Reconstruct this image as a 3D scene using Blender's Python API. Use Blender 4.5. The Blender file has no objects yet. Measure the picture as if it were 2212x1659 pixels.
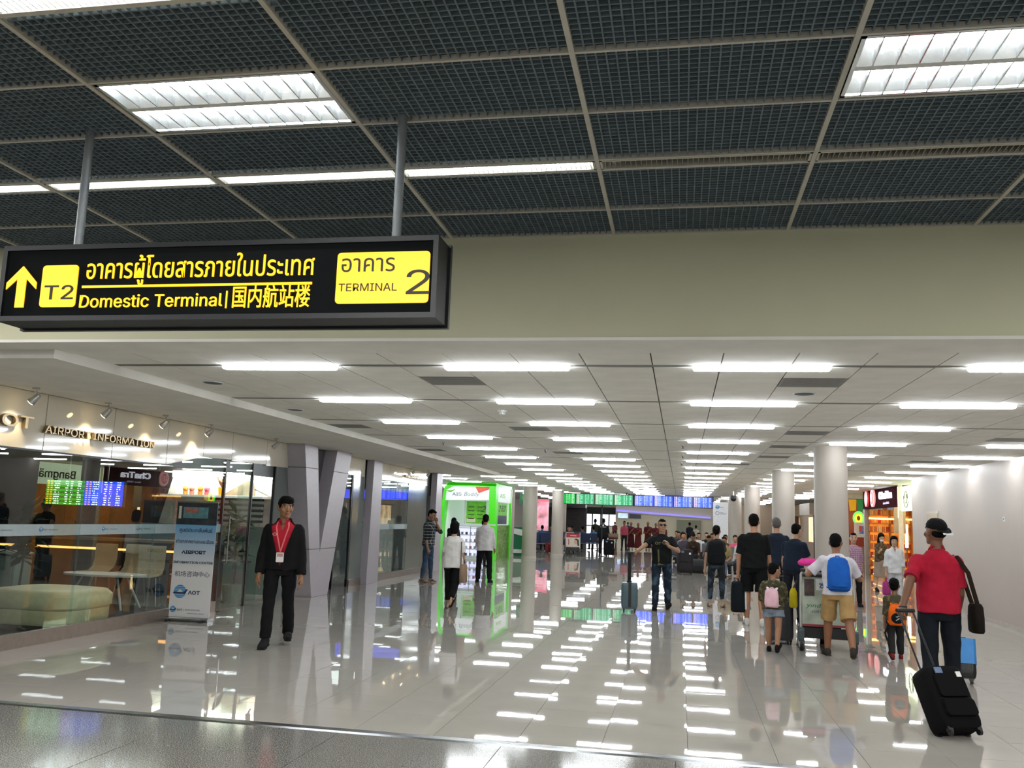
import bpy, bmesh, math, random, os
import numpy as np
from mathutils import Vector, Matrix
R = math.radians
PI = math.pi
random.seed(7)
scene = bpy.context.scene
C = scene.collection

# ---------------------------------------------------------------- camera, world, exposure
def look(pitch, yaw, roll):
    f = Vector((math.sin(yaw) * math.cos(pitch), math.cos(yaw) * math.cos(pitch), math.sin(pitch)))
    r0 = Vector((math.cos(yaw), -math.sin(yaw), 0)); u0 = r0.cross(f)
    r = math.cos(roll) * r0 + math.sin(roll) * u0; u = -math.sin(roll) * r0 + math.cos(roll) * u0
    return Matrix((r, u, -f)).transposed()
cam_data = bpy.data.cameras.new('camera'); cam_data.sensor_width = 36; cam_data.lens = 36 * 1933.9 / 2212
cam_data.clip_end = 300; cam_data.clip_start = .05
cam = bpy.data.objects.new('camera', cam_data); C.objects.link(cam)
cam.matrix_world = Matrix.Translation((0, 0, 1.62)) @ look(.1485, -.1899, .0342).to_4x4()
scene.camera = cam
world = bpy.data.worlds.new('world'); scene.world = world; world.use_nodes = True
world.node_tree.nodes['Background'].inputs[0].default_value = (.75, .8, .85, 1)
world.node_tree.nodes['Background'].inputs[1].default_value = .3
vs = scene.view_settings
scene.display_settings.display_device = 'sRGB'
vs.view_transform = 'Standard'; vs.look = 'None'; vs.exposure = 0.0; vs.gamma = 1; vs.use_curve_mapping = False
cy = scene.cycles
cy.max_bounces = 7; cy.diffuse_bounces = 3; cy.glossy_bounces = 3; cy.transparent_max_bounces = 12; cy.transmission_bounces = 3
cy.sample_clamp_indirect = 6; cy.caustics_reflective = False; cy.caustics_refractive = False
LAMP, TROFF, SIGN, FRONT = 38.0, 45.0, .95, 128.0

# ---------------------------------------------------------------- materials
def lin(h):
    def f(c): return c / 12.92 if c <= .04045 else ((c + .055) / 1.055) ** 2.4
    return tuple(f(int(h[i:i + 2], 16) / 255) for i in (0, 2, 4))
def col(c): return (*(lin(c) if isinstance(c, str) else c), 1)
M = {}
def mat(name, c='808080', rough=.6, metal=0, emit=0, var=.08, vscale=14, bump=0, bscale=60, spec=.5, objcol=False, coat=0):
    if name in M: return M[name]
    m = bpy.data.materials.new(name); m.use_nodes = True; M[name] = m
    nt = m.node_tree; N = nt.nodes; L = nt.links; b = N['Principled BSDF']
    b.inputs['Roughness'].default_value = rough; b.inputs['Metallic'].default_value = metal
    b.inputs['Specular IOR Level'].default_value = spec; b.inputs['Coat Weight'].default_value = coat
    tc = N.new('ShaderNodeTexCoord'); nz = N.new('ShaderNodeTexNoise'); nz.inputs['Scale'].default_value = vscale; nz.inputs['Detail'].default_value = 3
    L.new(tc.outputs['Object'], nz.inputs['Vector'])
    mr = N.new('ShaderNodeMapRange'); mr.inputs[1].default_value = .3; mr.inputs[2].default_value = .7
    mr.inputs[3].default_value = 1 - var; mr.inputs[4].default_value = 1 + var; L.new(nz.outputs[0], mr.inputs[0])
    mx = N.new('ShaderNodeVectorMath'); mx.operation = 'SCALE'; L.new(mr.outputs[0], mx.inputs['Scale'])
    if objcol:
        oi = N.new('ShaderNodeObjectInfo'); L.new(oi.outputs['Color'], mx.inputs[0])
    else: mx.inputs[0].default_value = col(c)[:3]
    L.new(mx.outputs[0], b.inputs['Base Color'])
    if emit:
        L.new(mx.outputs[0], b.inputs['Emission Color']); b.inputs['Emission Strength'].default_value = emit
    if bump:
        n2 = N.new('ShaderNodeTexNoise'); n2.inputs['Scale'].default_value = bscale; n2.inputs['Detail'].default_value = 4; L.new(tc.outputs['Object'], n2.inputs['Vector'])
        bp = N.new('ShaderNodeBump'); bp.inputs['Strength'].default_value = bump; bp.inputs['Distance'].default_value = .01
        L.new(n2.outputs[0], bp.inputs['Height']); L.new(bp.outputs[0], b.inputs['Normal'])
    return m
def nodes_of(m):
    nt = m.node_tree; return nt.nodes, nt.links, nt.nodes['Principled BSDF']
def math_node(N, L, op, a, b=None):
    n = N.new('ShaderNodeMath'); n.operation = op
    for i, v in enumerate((a, b)):
        if v is None: continue
        if isinstance(v, (int, float)): n.inputs[i].default_value = v
        else: L.new(v, n.inputs[i])
    return n.outputs[0]
def screen_mat(name, base, text, hot, strength=1.0, rows=14, band=None):
    """a lit display: rows of small words in fixed columns, laid out in the screen's own coordinates (metres)"""
    m = mat(name, base, .25, emit=strength, var=.03); N, L, b = nodes_of(m)
    tc = N.new('ShaderNodeTexCoord'); sp = N.new('ShaderNodeSeparateXYZ'); L.new(tc.outputs['Generated'], sp.inputs[0])
    x, y = sp.outputs[0], sp.outputs[2]
    yr = math_node(N, L, 'MULTIPLY', y, rows); fr = math_node(N, L, 'FRACT', yr); row = math_node(N, L, 'FLOOR', yr)
    rm = math_node(N, L, 'MULTIPLY', math_node(N, L, 'GREATER_THAN', fr, .3), math_node(N, L, 'LESS_THAN', fr, .75))
    cb = N.new('ShaderNodeCombineXYZ'); L.new(math_node(N, L, 'MULTIPLY', x, 34), cb.inputs[0]); L.new(math_node(N, L, 'MULTIPLY', row, 3.7), cb.inputs[1])
    nz = N.new('ShaderNodeTexNoise'); nz.inputs['Scale'].default_value = 1; nz.inputs['Detail'].default_value = 0; L.new(cb.outputs[0], nz.inputs['Vector'])
    wd = math_node(N, L, 'GREATER_THAN', nz.outputs[0], .44)
    def band_(a, c): return math_node(N, L, 'MULTIPLY', math_node(N, L, 'GREATER_THAN', x, a), math_node(N, L, 'LESS_THAN', x, c))
    cm = math_node(N, L, 'ADD', band_(.2, .36), math_node(N, L, 'ADD', band_(.5, .58), math_node(N, L, 'ADD', band_(.64, .7), band_(.82, .93))))
    hm = math_node(N, L, 'ADD', band_(.03, .08), band_(.11, .17))
    def mixc(f, ca, cb_):
        mx = N.new('ShaderNodeMix'); mx.data_type = 'RGBA'; L.new(f, mx.inputs[0])
        for i, v in ((6, ca), (7, cb_)):
            if isinstance(v, str): mx.inputs[i].default_value = col(v)
            else: L.new(v, mx.inputs[i])
        return mx.outputs[2]
    bg = base
    if band: bg = mixc(math_node(N, L, 'GREATER_THAN', math_node(N, L, 'MODULO', row, 2), .5), base, band)
    tm = math_node(N, L, 'MULTIPLY', math_node(N, L, 'MULTIPLY', rm, wd), cm); hmm = math_node(N, L, 'MULTIPLY', rm, hm)
    c1 = mixc(tm, bg, text); c2 = mixc(hmm, c1, hot)
    L.new(c2, b.inputs['Base Color']); L.new(c2, b.inputs['Emission Color'])
    return m
def tile_mat(name, c, rough, scale_bump=0, speck=None, coat=0):
    m = mat(name, c, rough, var=.03, vscale=2.2, spec=.6); N, L, b = nodes_of(m)
    if speck:
        tc = N.new('ShaderNodeTexCoord'); vo = N.new('ShaderNodeTexNoise'); vo.inputs['Scale'].default_value = 120; vo.inputs['Detail'].default_value = 6
        L.new(tc.outputs['Object'], vo.inputs['Vector']); cr = N.new('ShaderNodeValToRGB')
        e = cr.color_ramp.elements; e[0].position = .36; e[0].color = col(speck[0]); e[1].position = .64; e[1].color = col(speck[2])
        k = cr.color_ramp.elements.new(.5); k.color = col(speck[1]); L.new(vo.outputs[0], cr.inputs[0]); L.new(cr.outputs[0], b.inputs['Base Color'])
    if scale_bump:
        tc = N.new('ShaderNodeTexCoord'); n2 = N.new('ShaderNodeTexNoise'); n2.inputs['Scale'].default_value = 5; L.new(tc.outputs['Object'], n2.inputs['Vector'])
        bp = N.new('ShaderNodeBump'); bp.inputs['Strength'].default_value = scale_bump; bp.inputs['Distance'].default_value = .01; L.new(n2.outputs[0], bp.inputs['Height']); L.new(bp.outputs[0], b.inputs['Normal'])
    return m
def glass_mat(name, tint=(.86, .93, .91), ior=1.9):
    m = bpy.data.materials.new(name); m.use_nodes = True; M[name] = m
    nt = m.node_tree; N = nt.nodes; L = nt.links; N.remove(N['Principled BSDF'])
    t = N.new('ShaderNodeBsdfTransparent'); t.inputs[0].default_value = (*tint, 1)
    g = N.new('ShaderNodeBsdfGlossy'); g.inputs['Roughness'].default_value = 0; g.inputs[0].default_value = (.95, 1, .98, 1)
    f = N.new('ShaderNodeFresnel'); f.inputs[0].default_value = ior
    mx = N.new('ShaderNodeMixShader'); ge = N.new('ShaderNodeNewGeometry'); k = N.new('ShaderNodeMath'); k.operation = 'SUBTRACT'; k.inputs[0].default_value = 1; L.new(ge.outputs['Backfacing'], k.inputs[1]); k2 = N.new('ShaderNodeMath'); k2.operation = 'MULTIPLY'; L.new(f.outputs[0], k2.inputs[0]); L.new(k.outputs[0], k2.inputs[1])
    L.new(k2.outputs[0], mx.inputs[0]); L.new(t.outputs[0], mx.inputs[1]); L.new(g.outputs[0], mx.inputs[2])
    L.new(mx.outputs[0], N['Material Output'].inputs[0]); return m

# ---------------------------------------------------------------- mesh helpers
class MB:
    def __init__(s): s.v = []; s.f = []; s.m = []
    def add(s, vs_, fs, mi=0):
        o = len(s.v); s.v += [tuple(p) for p in vs_]; s.f += [tuple(i + o for i in f) for f in fs]; s.m += [mi] * len(fs); return s
    def box(s, a, b, mi=0):
        x0, y0, z0 = a; x1, y1, z1 = b
        return s.add([(x0, y0, z0), (x1, y0, z0), (x1, y1, z0), (x0, y1, z0), (x0, y0, z1), (x1, y0, z1), (x1, y1, z1), (x0, y1, z1)],
                     [(0, 3, 2, 1), (4, 5, 6, 7), (0, 1, 5, 4), (1, 2, 6, 5), (2, 3, 7, 6), (3, 0, 4, 7)], mi)
    def cbox(s, c, d, mi=0): return s.box([c[i] - d[i] / 2 for i in range(3)], [c[i] + d[i] / 2 for i in range(3)], mi)
    def rbox(s, a, b, r, axis=2, n=3, mi=0):
        """box with rounded edges along one axis"""
        i, j = [k for k in range(3) if k != axis]
        pts = []
        for (ci, cj, st) in ((b[i] - r, b[j] - r, 0), (a[i] + r, b[j] - r, 90), (a[i] + r, a[j] + r, 180), (b[i] - r, a[j] + r, 270)):
            for k in range(n + 1):
                t = R(st + 90 * k / n); pts.append((ci + r * math.cos(t), cj + r * math.sin(t)))
        return s.prism(pts, axis, a[axis], b[axis], mi)
    def prism(s, pts, axis, a, b, mi=0):
        n = len(pts); i, j = [k for k in range(3) if k != axis]; V = []
        for w in (a, b):
            for p in pts:
                q = [0, 0, 0]; q[i], q[j], q[axis] = p[0], p[1], w; V.append(q)
        F = [tuple(range(n - 1, -1, -1)), tuple(range(n, 2 * n))] + [(k, (k + 1) % n, n + (k + 1) % n, n + k) for k in range(n)]
        return s.add(V, F, mi)
    def loft(s, rings, mi=0, cap=True):
        n = len(rings[0]); V = [p for r in rings for p in r]; F = []
        for k in range(len(rings) - 1):
            for i in range(n):
                j = (i + 1) % n; F.append((k * n + i, k * n + j, (k + 1) * n + j, (k + 1) * n + i))
        if cap: F.append(tuple(range(n - 1, -1, -1))); F.append(tuple((len(rings) - 1) * n + i for i in range(n)))
        return s.add(V, F, mi)
    def tube(s, pts, r, n=8, mi=0, cap=True):
        pts = [Vector(p) for p in pts]; rr = r if isinstance(r, (list, tuple)) else [r] * len(pts)
        rings = []; up = None
        for k, p in enumerate(pts):
            d = (pts[min(k + 1, len(pts) - 1)] - pts[max(k - 1, 0)]).normalized()
            if up is None: up = Vector((0, 0, 1)) if abs(d.z) < .9 else Vector((0, 1, 0))
            x = d.cross(up).normalized(); y = x.cross(d).normalized(); up = y
            q = rr[k]; qx, qy = q if isinstance(q, (tuple, list)) else (q, q)
            rings.append([p + x * (qx * math.cos(2 * PI * i / n)) + y * (qy * math.sin(2 * PI * i / n)) for i in range(n)])
        return s.loft(rings, mi, cap)
    def cyl(s, c, r, h, n=20, axis=2, mi=0, r2=None):
        r2 = r if r2 is None else r2; i, j = [k for k in range(3) if k != axis]; rings = []
        for (rad, w) in ((r, 0), (r2, h)):
            ring = []
            for k in range(n):
                q = list(c); q[axis] += w; q[i] += rad * math.cos(2 * PI * k / n); q[j] += rad * math.sin(2 * PI * k / n); ring.append(q)
            rings.append(ring)
        return s.loft(rings, mi)
    def ball(s, c, rad, n=12, m=8, mi=0):
        rx, ry, rz = rad if isinstance(rad, (tuple, list)) else (rad,) * 3; rings = []
        for k in range(1, m):
            t = PI * k / m; rings.append([(c[0] + rx * math.sin(t) * math.cos(2 * PI * i / n), c[1] + ry * math.sin(t) * math.sin(2 * PI * i / n), c[2] - rz * math.cos(t)) for i in range(n)])
        return s.loft(rings, mi)
    def mesh(s, name, mats):
        me = bpy.data.meshes.new(name); me.from_pydata(s.v, [], s.f)
        for m in (mats if isinstance(mats, (list, tuple)) else [mats]): me.materials.append(m)
        if any(s.m): me.polygons.foreach_set('material_index', s.m)
        bm = bmesh.new(); bm.from_mesh(me); bmesh.ops.recalc_face_normals(bm, faces=bm.faces); bm.to_mesh(me); bm.free()
        return me
    def build(s, name, mats, parent=None, smooth=False, label=None, loc=None, bevel=0, kind=None):
        me = s.mesh(name, mats)
        o = link(name, me, parent, loc)
        if smooth: shade(me)
        if bevel: 
            bv = o.modifiers.new('bevel', 'BEVEL'); bv.width = bevel; bv.segments = 2; bv.limit_method = 'ANGLE'; shade(me)
        if label: o['label'] = label
        if kind: o['kind'] = kind
        return o
def shade(me, ang=40):
    me.shade_smooth()
    try: me.set_sharp_from_angle(angle=R(ang))
    except Exception: pass
def link(name, data, parent=None, loc=None):
    o = bpy.data.objects.new(name, data); C.objects.link(o)
    if parent: o.parent = parent
    if loc is not None: o.location = loc
    return o
def thing(name, label, cat, loc=(0, 0, 0), rz=0, group=None):
    o = link(name, None, None, loc); o.rotation_euler = (0, 0, rz); o.empty_display_size = .2
    return tag(o, label, cat, group)
def tag(o, label, cat, group=None):
    o['label'] = label; o['category'] = cat
    if group: o['group'] = group
    return o
def struct(o, label=None):
    o['kind'] = 'structure'
    if label: o['label'] = label
    return o
def copy_tree(o, parent=None):
    c = o.copy(); C.objects.link(c)
    if parent: c.parent = parent
    for ch in list(o.children): copy_tree(ch, c)
    return c
FONT = None
try:
    fp = os.path.join(bpy.utils.system_resource('DATAFILES'), 'fonts', 'Inter.woff2')
    if os.path.exists(fp): FONT = bpy.data.fonts.load(fp)
except Exception: FONT = None
def text(name, body, size, m, parent, loc, rot=(PI / 2, 0, 0), depth=.002, bold=0, width=None, align='LEFT', font=True, label=None, shear=0):
    c = bpy.data.curves.new('lettering', 'FONT'); c.body = body; c.size = size; c.extrude = depth; c.offset = bold * size; c.align_x = align; c.resolution_u = 3; c.shear = shear
    if font and FONT and all(ord(ch) < 0x250 for ch in body): c.font = FONT
    tmp = bpy.data.objects.new('tmp', c); me = bpy.data.meshes.new_from_object(tmp); bpy.data.objects.remove(tmp); bpy.data.curves.remove(c)
    if width:
        xs = [v.co.x for v in me.vertices]; s = width / max(1e-6, max(xs) - min(xs))
        for v in me.vertices: v.co.x *= s
    me.materials.clear(); me.materials.append(m); me.name = name
    o = link(name, me, parent, loc); o.rotation_euler = rot
    if label: o['label'] = label
    return o
FACE_CAM = (PI / 2, 0, 0)          # lettering read from -Y
FACE_PX = (PI / 2, 0, PI / 2)      # read from +X
FACE_NX = (PI / 2, 0, -PI / 2)     # read from -X
def split_letters(o, name='letter'):
    """each raised letter becomes a part of its own under an empty"""
    me = o.data; bm = bmesh.new(); bm.from_mesh(me); bmesh.ops.remove_doubles(bm, verts=bm.verts, dist=1e-5); seen = set(); groups = []
    for v in bm.verts:
        if v.index in seen: continue
        st = [v]; g = set()
        while st:
            q = st.pop()
            if q.index in g: continue
            g.add(q.index); st += [e.other_vert(q) for e in q.link_edges]
        seen |= g; groups.append(g)
    groups.sort(key=lambda g: min(bm.verts[i].co.x for i in g) if not bm.verts.ensure_lookup_table() else 0)
    par = link(o.name, None, None, o.location); par.rotation_euler = o.rotation_euler
    for g in groups:
        ix = {v: n for n, v in enumerate(sorted(g))}; m2 = bpy.data.meshes.new(name); m2.from_pydata([tuple(bm.verts[i].co) for i in sorted(g)], [], [tuple(ix[v.index] for v in f.verts) for f in bm.faces if f.verts[0].index in g])
        m2.materials.append(me.materials[0]); link(name, m2, par)
    bm.free(); bpy.data.objects.remove(o); return par
ORD = ['nearest', 'second', 'third', 'fourth', 'fifth', 'sixth', 'seventh', 'eighth', 'ninth', 'tenth', 'eleventh', 'twelfth', 'thirteenth', 'fourteenth', 'fifteenth', 'sixteenth', 'seventeenth', 'eighteenth']
# ---------------------------------------------------------------- the setting
tile_mat('floor_tile', 'aaa59d', .018, .015)
tile_mat('granite', '6f675e', .1, 0, ('434340', '706f6a', 'a4a29a'))
mat('grout', '8d857b', .7); mat('wall_paint', 'b5a9a0', .55, var=.02, vscale=1.5, bump=.03); mat('beam_paint', 'cbcaac', .6, var=.03, vscale=1.2, bump=.03)
mat('ceiling_white', 'ebe9e1', .8, var=.05, vscale=3, bump=.1, bscale=220); mat('joint_dark', '55544e', .8); mat('slot_grey', '6d6c66', .5, .4)
mat('cell_dark', '5e6c73', .7, var=.15); mat('plenum', '3d494e', .9, var=.2); mat('grid_paint', 'b9b6aa', .5, var=.06)
mat('steel', '8a8c8e', .25, 1, bump=.02); mat('steel_dark', '3c3e40', .35, .9); mat('chrome', 'c8c8c8', .12, 1)
mat('lamp', 'f5fbff', .4, emit=LAMP, var=0); mat('tube_lamp', 'f6f9ff', .4, emit=TROFF, var=0); mat('white_metal', 'd8dad6', .35, .2); mat('louvre', 'e3e8e8', .18, .85)
mat('black_metal', '121314', .45, .3); mat('black_plastic', '141416', .4); mat('off_louvre', '9a978b', .3, .6)
mat('fascia', 'd8d0bd', .08, var=.02, vscale=1, coat=.5); mat('lilac_panel', 'b3adb5', .4, .08, var=.03); mat('lilac_dark', '5a565c', .4, .3); mat('grey_panel', '7e8683', .12, .3, var=.05, vscale=2)
mat('kick', '8c8078', .35, .6); mat('cream', 'ddd5c0', .6); mat('olive', 'a3a58c', .6)
glass_mat('glass'); glass_mat('glass_green', (.62, .72, .69), 1.8)
ZC, XR, XL = 2.95, 5.7, -7.25
YB = 6.5

# floors
fl = MB().box((-14, YB + .3, -.12), (10, 110, -.012)).build('floor', M['grout']); struct(fl)
tm = MB().cbox((0, 0, -.006), (.617, .617, .012)).mesh('tile', M['floor_tile']); n = 0; far_t = MB()
TX = [.0546 + .62 * k for k in range(-12, 10)]
rows_y = [6.76 + .62 * k for k in range(0, 64)]
for yi, y in enumerate(rows_y):
    for x in TX:
        if x + .62 < -7.3 or x > 5.8: 
            if y < 26 : continue
        cx, cy_ = x + .31, y + .31; tx, ty = random.gauss(0, .0009), random.gauss(0, .0009)
        if n < 300 and yi < 15:
            o = link('tile', tm, fl, (cx, cy_, 0)); o.rotation_euler = (tx, ty, 0); n += 1
        else:
            h = .3085; far_t.add([(cx + a * h, cy_ + b * h, b * h * tx - a * h * ty) for a, b in ((-1, -1), (1, -1), (1, 1), (-1, 1))], [(0, 1, 2, 3)])
far_t.build('tile_field', M['floor_tile'], fl, kind='stuff')
MB().box((-14, 46.44, -.011), (12, 110, 0)).build('far_paving', M['floor_tile'], fl)
MB().box((-14, 6.8, -.011), (-7.3, 46.44, 0)).build('side_paving', M['floor_tile'], fl)
MB().box((5.83, 6.8, -.011), (12, 46.44, 0)).build('side_paving', M['floor_tile'], fl)
g = MB().box((-14, -8, -.12), (10, 6.7, -.012)).build('floor', M['grout']); struct(g)
gm = MB().cbox((0, 0, -.006), (1.224, .714, .012)).mesh('granite_tile', M['granite'])
for i in range(-9, 6):
    for j in range(0, 6): link('granite_tile', gm, g, (-.03 + i * 1.23 + .615, 6.62 - .72 * j - .36, 0)).rotation_euler = (random.gauss(0, .0008), random.gauss(0, .0008), 0)
MB().box((-14, -8, -.011), (10, 6.62 - 6 * .72, -.002)).build('granite_field', M['granite'], g)
st = MB().prism([(6.63, -.005), (6.65, .006), (6.73, .006), (6.75, -.005)], 0, -7.3, 5.8).build('trim_1', M['steel']); struct(st, 'brushed metal threshold strip between granite and white tiles')

# beam over the passage
bm_ = MB().box((-14, YB, ZC), (10, YB + .5, 4.2)).build('wall_front', M['beam_paint']); struct(bm_, 'beige beam above the passage')
struct(MB().box((-14, YB - .012, ZC - .012), (10, YB + .5, ZC + .012)).build('trim_2', M['ceiling_white']))
struct(MB().box((XL - 6.9, YB, 0), (XL - .05, YB + .3, ZC)).build('wall_front_left', M['lilac_dark']))
struct(MB().box((XR + .15, YB, 0), (12, YB + .3, ZC)).build('wall_front_right', M['wall_paint']))

# hall ceiling: slab above, tiles below, slots with strip lamps
cl = MB().box((XL - 7, YB + .1, ZC + .03), (12, 44, ZC + .3)).build('ceiling', M['joint_dark']); struct(cl)
ROWY = [7.67 + 2.322 * j for j in range(0, 16)]
KX = [-.25 + .5695 * k for k in range(-9, 11)]
VENTS = [(-2.24, 8.55), (1.18, 8.6), (-2.24, 13.2), (-5.0, 13.3), (1.75, 13.2), (1.75, 15.6), (1.75, 17.9), (4.6, 13.9), (-5.0, 17.6), (-2.2, 17.9), (1.18, 20.2), (4.6, 18.4)]
vent_cells = {}
ct = MB().box((-.2795, -.2735, 0), (.2795, .2735, .02)).mesh('tile', M['ceiling_white']); n = 0; far_c = MB()
for j in range(-1, 16):
    ya = ROWY[j] + .06 if j >= 0 else ROWY[0] - 2.262
    for q in range(4):
        cyy = ya + .5505 * (q + .5)
        if cyy < YB + .3 or cyy > 43.5: continue
        for x in KX:
            w = .5695 if x < 5.4 else .26; cx = x + w / 2
            v = [k for k, (a, b) in enumerate(VENTS) if abs(a - cx) < .285 and abs(b - cyy) < .28 and k not in vent_cells]
            if v: vent_cells[v[0]] = (cx, cyy); continue
            if n < 300: o = link('tile', ct, cl, (cx, cyy, ZC)); o.scale.x = w / .5695; n += 1
            else: far_c.box((cx - w / 2 + .005, cyy - .2735, ZC), (cx + w / 2 - .005, cyy + .2735, ZC + .02))
    if j >= 0: MB().box((KX[0], ROWY[j] - .055, ZC + .004), (XR, ROWY[j] + .055, ZC + .02)).build('lamp_slot', M['slot_grey'], cl)
for y0 in range(27, 44, 1):
    for k in range(8): far_c.box((-14 + k * 1.08 + .01, y0 + .01, ZC), (-14 + k * 1.08 + 1.07, y0 + .99, ZC + .02))
far_c.build('tile_field', M['ceiling_white'], cl, kind='stuff')
so = MB().box((XL - .1, YB + .3, ZC - .09), (KX[0], 26.6, ZC + .02)).build('ceiling', M['ceiling_white']); struct(so, 'plain plaster soffit along the shopfront')
struct(MB().box((-14, 44, ZC + .3), (12, 100, ZC + .6)).build('ceiling', M['ceiling_white']))
struct(MB().box((-14, 43.9, ZC), (12, 44.1, ZC + .35)).build('wall_far_ceiling', M['joint_dark']))
struct(MB().box((XR, 24.2, 2.955), (12, 44, 2.975)).build('ceiling', M['ceiling_white']))

# strip lamps
def lamp_mesh(L_):
    b = MB(); b.rbox((-L_ / 2, -.036, -.038), (L_ / 2, .036, .012), .02, 1, 3); return b
lm_d = lamp_mesh(1.12).mesh('diffuser', M['lamp']); lm_h = MB().box((-.57, -.057, .0), (.57, .057, .016)).mesh('housing', M['white_metal'])
LX = [-3.68, -1.53, .65, 2.83, 5.0]
side = ['far left', 'left of centre', 'centre', 'right of centre', 'far right']
for j, y in enumerate(ROWY):
    xs = [(x, s) for x, s in zip(LX, side)]
    if y > 26.6: xs += [(-5.85, 'first beyond the shopfront'), (-8.0, 'second beyond the shopfront'), (-10.2, 'third beyond the shopfront')]
    elif y > 22: pass
    for x, s in xs:
        t = thing('strip_lamp', f'slim white ceiling strip lamp, {s} column, {ORD[j]} row behind beige beam', 'lamp', (x + (.1 if x == 5.0 else 0), y, ZC), 0, 'strip lamps in the hall ceiling')
        link('diffuser', lm_d, t); link('housing', lm_h, t)
for j in range(11):
    for q, x in enumerate((-9.5, -6.5, -3.68, -1.53, .65, 2.83, 5.5)):
        t = thing('far_strip_lamp', f'slim white strip lamp beyond the flight boards, {ORD[j]} row, {ORD[q] if q else "first"} from the left', 'lamp', (x, 46 + j * 3.8, ZC + .3), 0, 'strip lamps beyond the flight boards'); link('diffuser', lm_d, t)
# vents
for k, (x, y) in vent_cells.items():
    t = thing('ceiling_vent', f'square dark louvred air vent in the white ceiling, {ORD[k]} of the vents', 'vent', (x, y, ZC))
    MB().box((-.28, -.272, 0), (.28, .272, .01)).build('frame', mat('vent_grey', '8a8a86', .5, .3), t)
    b = MB()
    for i in range(9): b.add([(-.26, -.25 + i * .056, -.001), (.26, -.25 + i * .056, -.001), (.26, -.21 + i * .056, .02), (-.26, -.21 + i * .056, .02)], [(0, 1, 2, 3)])
    b.build('louvre', mat('vent_dark', '5d6468', .4, .5), t)
for k, (x, y, lab) in enumerate([(1.2, 9.25, 'round dark speaker grille in ceiling behind the right vent'), (-5.06, 11.1, 'round dark speaker grille in the ceiling near the airport information fascia'), (-4.95, 8.75, 'small round speaker grille in ceiling beside the soffit')]):
    t = thing('ceiling_speaker', lab, 'speaker', (x, y, ZC)); MB().cyl((0, 0, -.006), .11, .02, 24).build('rim', M['white_metal'], t); MB().cyl((0, 0, -.008), .095, .01, 24).build('grille', M['cell_dark'], t)
t = thing('smoke_detector', 'small round white smoke detector on the hall ceiling', 'detector', (-2.22, 10.95, ZC)); MB().cyl((0, 0, -.02), .06, .02, 20).build('base', M['white_metal'], t); MB().cyl((0, 0, -.05), .04, .03, 20).build('sensor', M['white_metal'], t)
for k, (x, y) in enumerate([(-2.6, 17.2), (-4.3, 15.9), (.02, 15.6), (.02, 17.9), (.0, 20.1)]):
    t = thing('sprinkler', f'tiny dark sprinkler head below white ceiling, {ORD[k]} of the row', 'sprinkler', (x, y, ZC)); MB().cyl((0, 0, -.012), .03, .012, 12).build('flange', M['steel'], t); MB().tube([(0, 0, 0), (0, 0, -.05)], .01).cyl((0, 0, -.055), .02, .006, 10).build('nozzle', M['steel_dark'], t)
t = thing('dome_camera', 'black dome security camera under the ceiling beside a column', 'camera', (1.98, 36, ZC)); MB().tube([(0, 0, 0), (0, 0, -.2)], .025).build('stem', M['white_metal'], t); MB().cyl((0, 0, -.3), .11, .12, 20).build('housing', M['black_plastic'], t); MB().ball((0, 0, -.3), .11, 16, 10).build('dome', mat('dome_black', '0a0a0b', .05), t, True)

# right wall with its door
wr = MB().box((XR, 6.5, 0), (XR + .1, 24.05, ZC + .1)).build('wall_right', M['wall_paint']); struct(wr)
struct(MB().box((XR - .012, 6.8, 0), (XR, 24.05, .07)).build('baseboard_right', mat('base_pale', 'b9b0a8', .4)))
d = thing('door_1', 'pale beige door in the right wall', 'door', (XR, 22.3, 0)); del d['category']; struct(d)
MB().box((-.015, -.5, .0), (.01, .5, 2.1)).build('frame', mat('door_frame', 'bdb4a6', .5), d); MB().box((-.025, -.45, .01), (0, .45, 2.05)).build('leaf', mat('door_leaf', 'b39c7c', .5), d); MB().tube([(-.03, -.38, 1.0), (-.07, -.38, 1.0), (-.07, -.27, 1.0)], .01).build('handle', M['steel'], d)
t = thing('wall_switch', 'small wall plate near the right edge of plain wall', 'switch', (XR, 17.6, 1.9)); MB().box((-.012, -.05, -.04), (0, .05, .04)).build('plate', M['white_metal'], t); MB().box((-.016, -.015, -.02), (-.012, .015, .02)).build('button', M['grey_panel'], t)
# columns
for k, (x, y, r_) in enumerate([(2.4, 15.45, .262), (2.39, 22.4, .262), (2.36, 31.6, .262), (2.3, 40.4, .262), (2.3, 50, .262), (-6.2, 37.2, .3), (-5.55, 41, .27), (-7.2, 38.2, .16), (-8.3, 62, .5)]):
    c = MB().cyl((x, y, 0), r_, ZC, 40).build('column', mat('column_paint', 'aca399', .5, var=.02, vscale=1.3), None, True); struct(c)
    b = MB().cyl((x, y, 0), r_ + .012, .1, 40).build('column_base', M['base_pale'], c, True)

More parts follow.
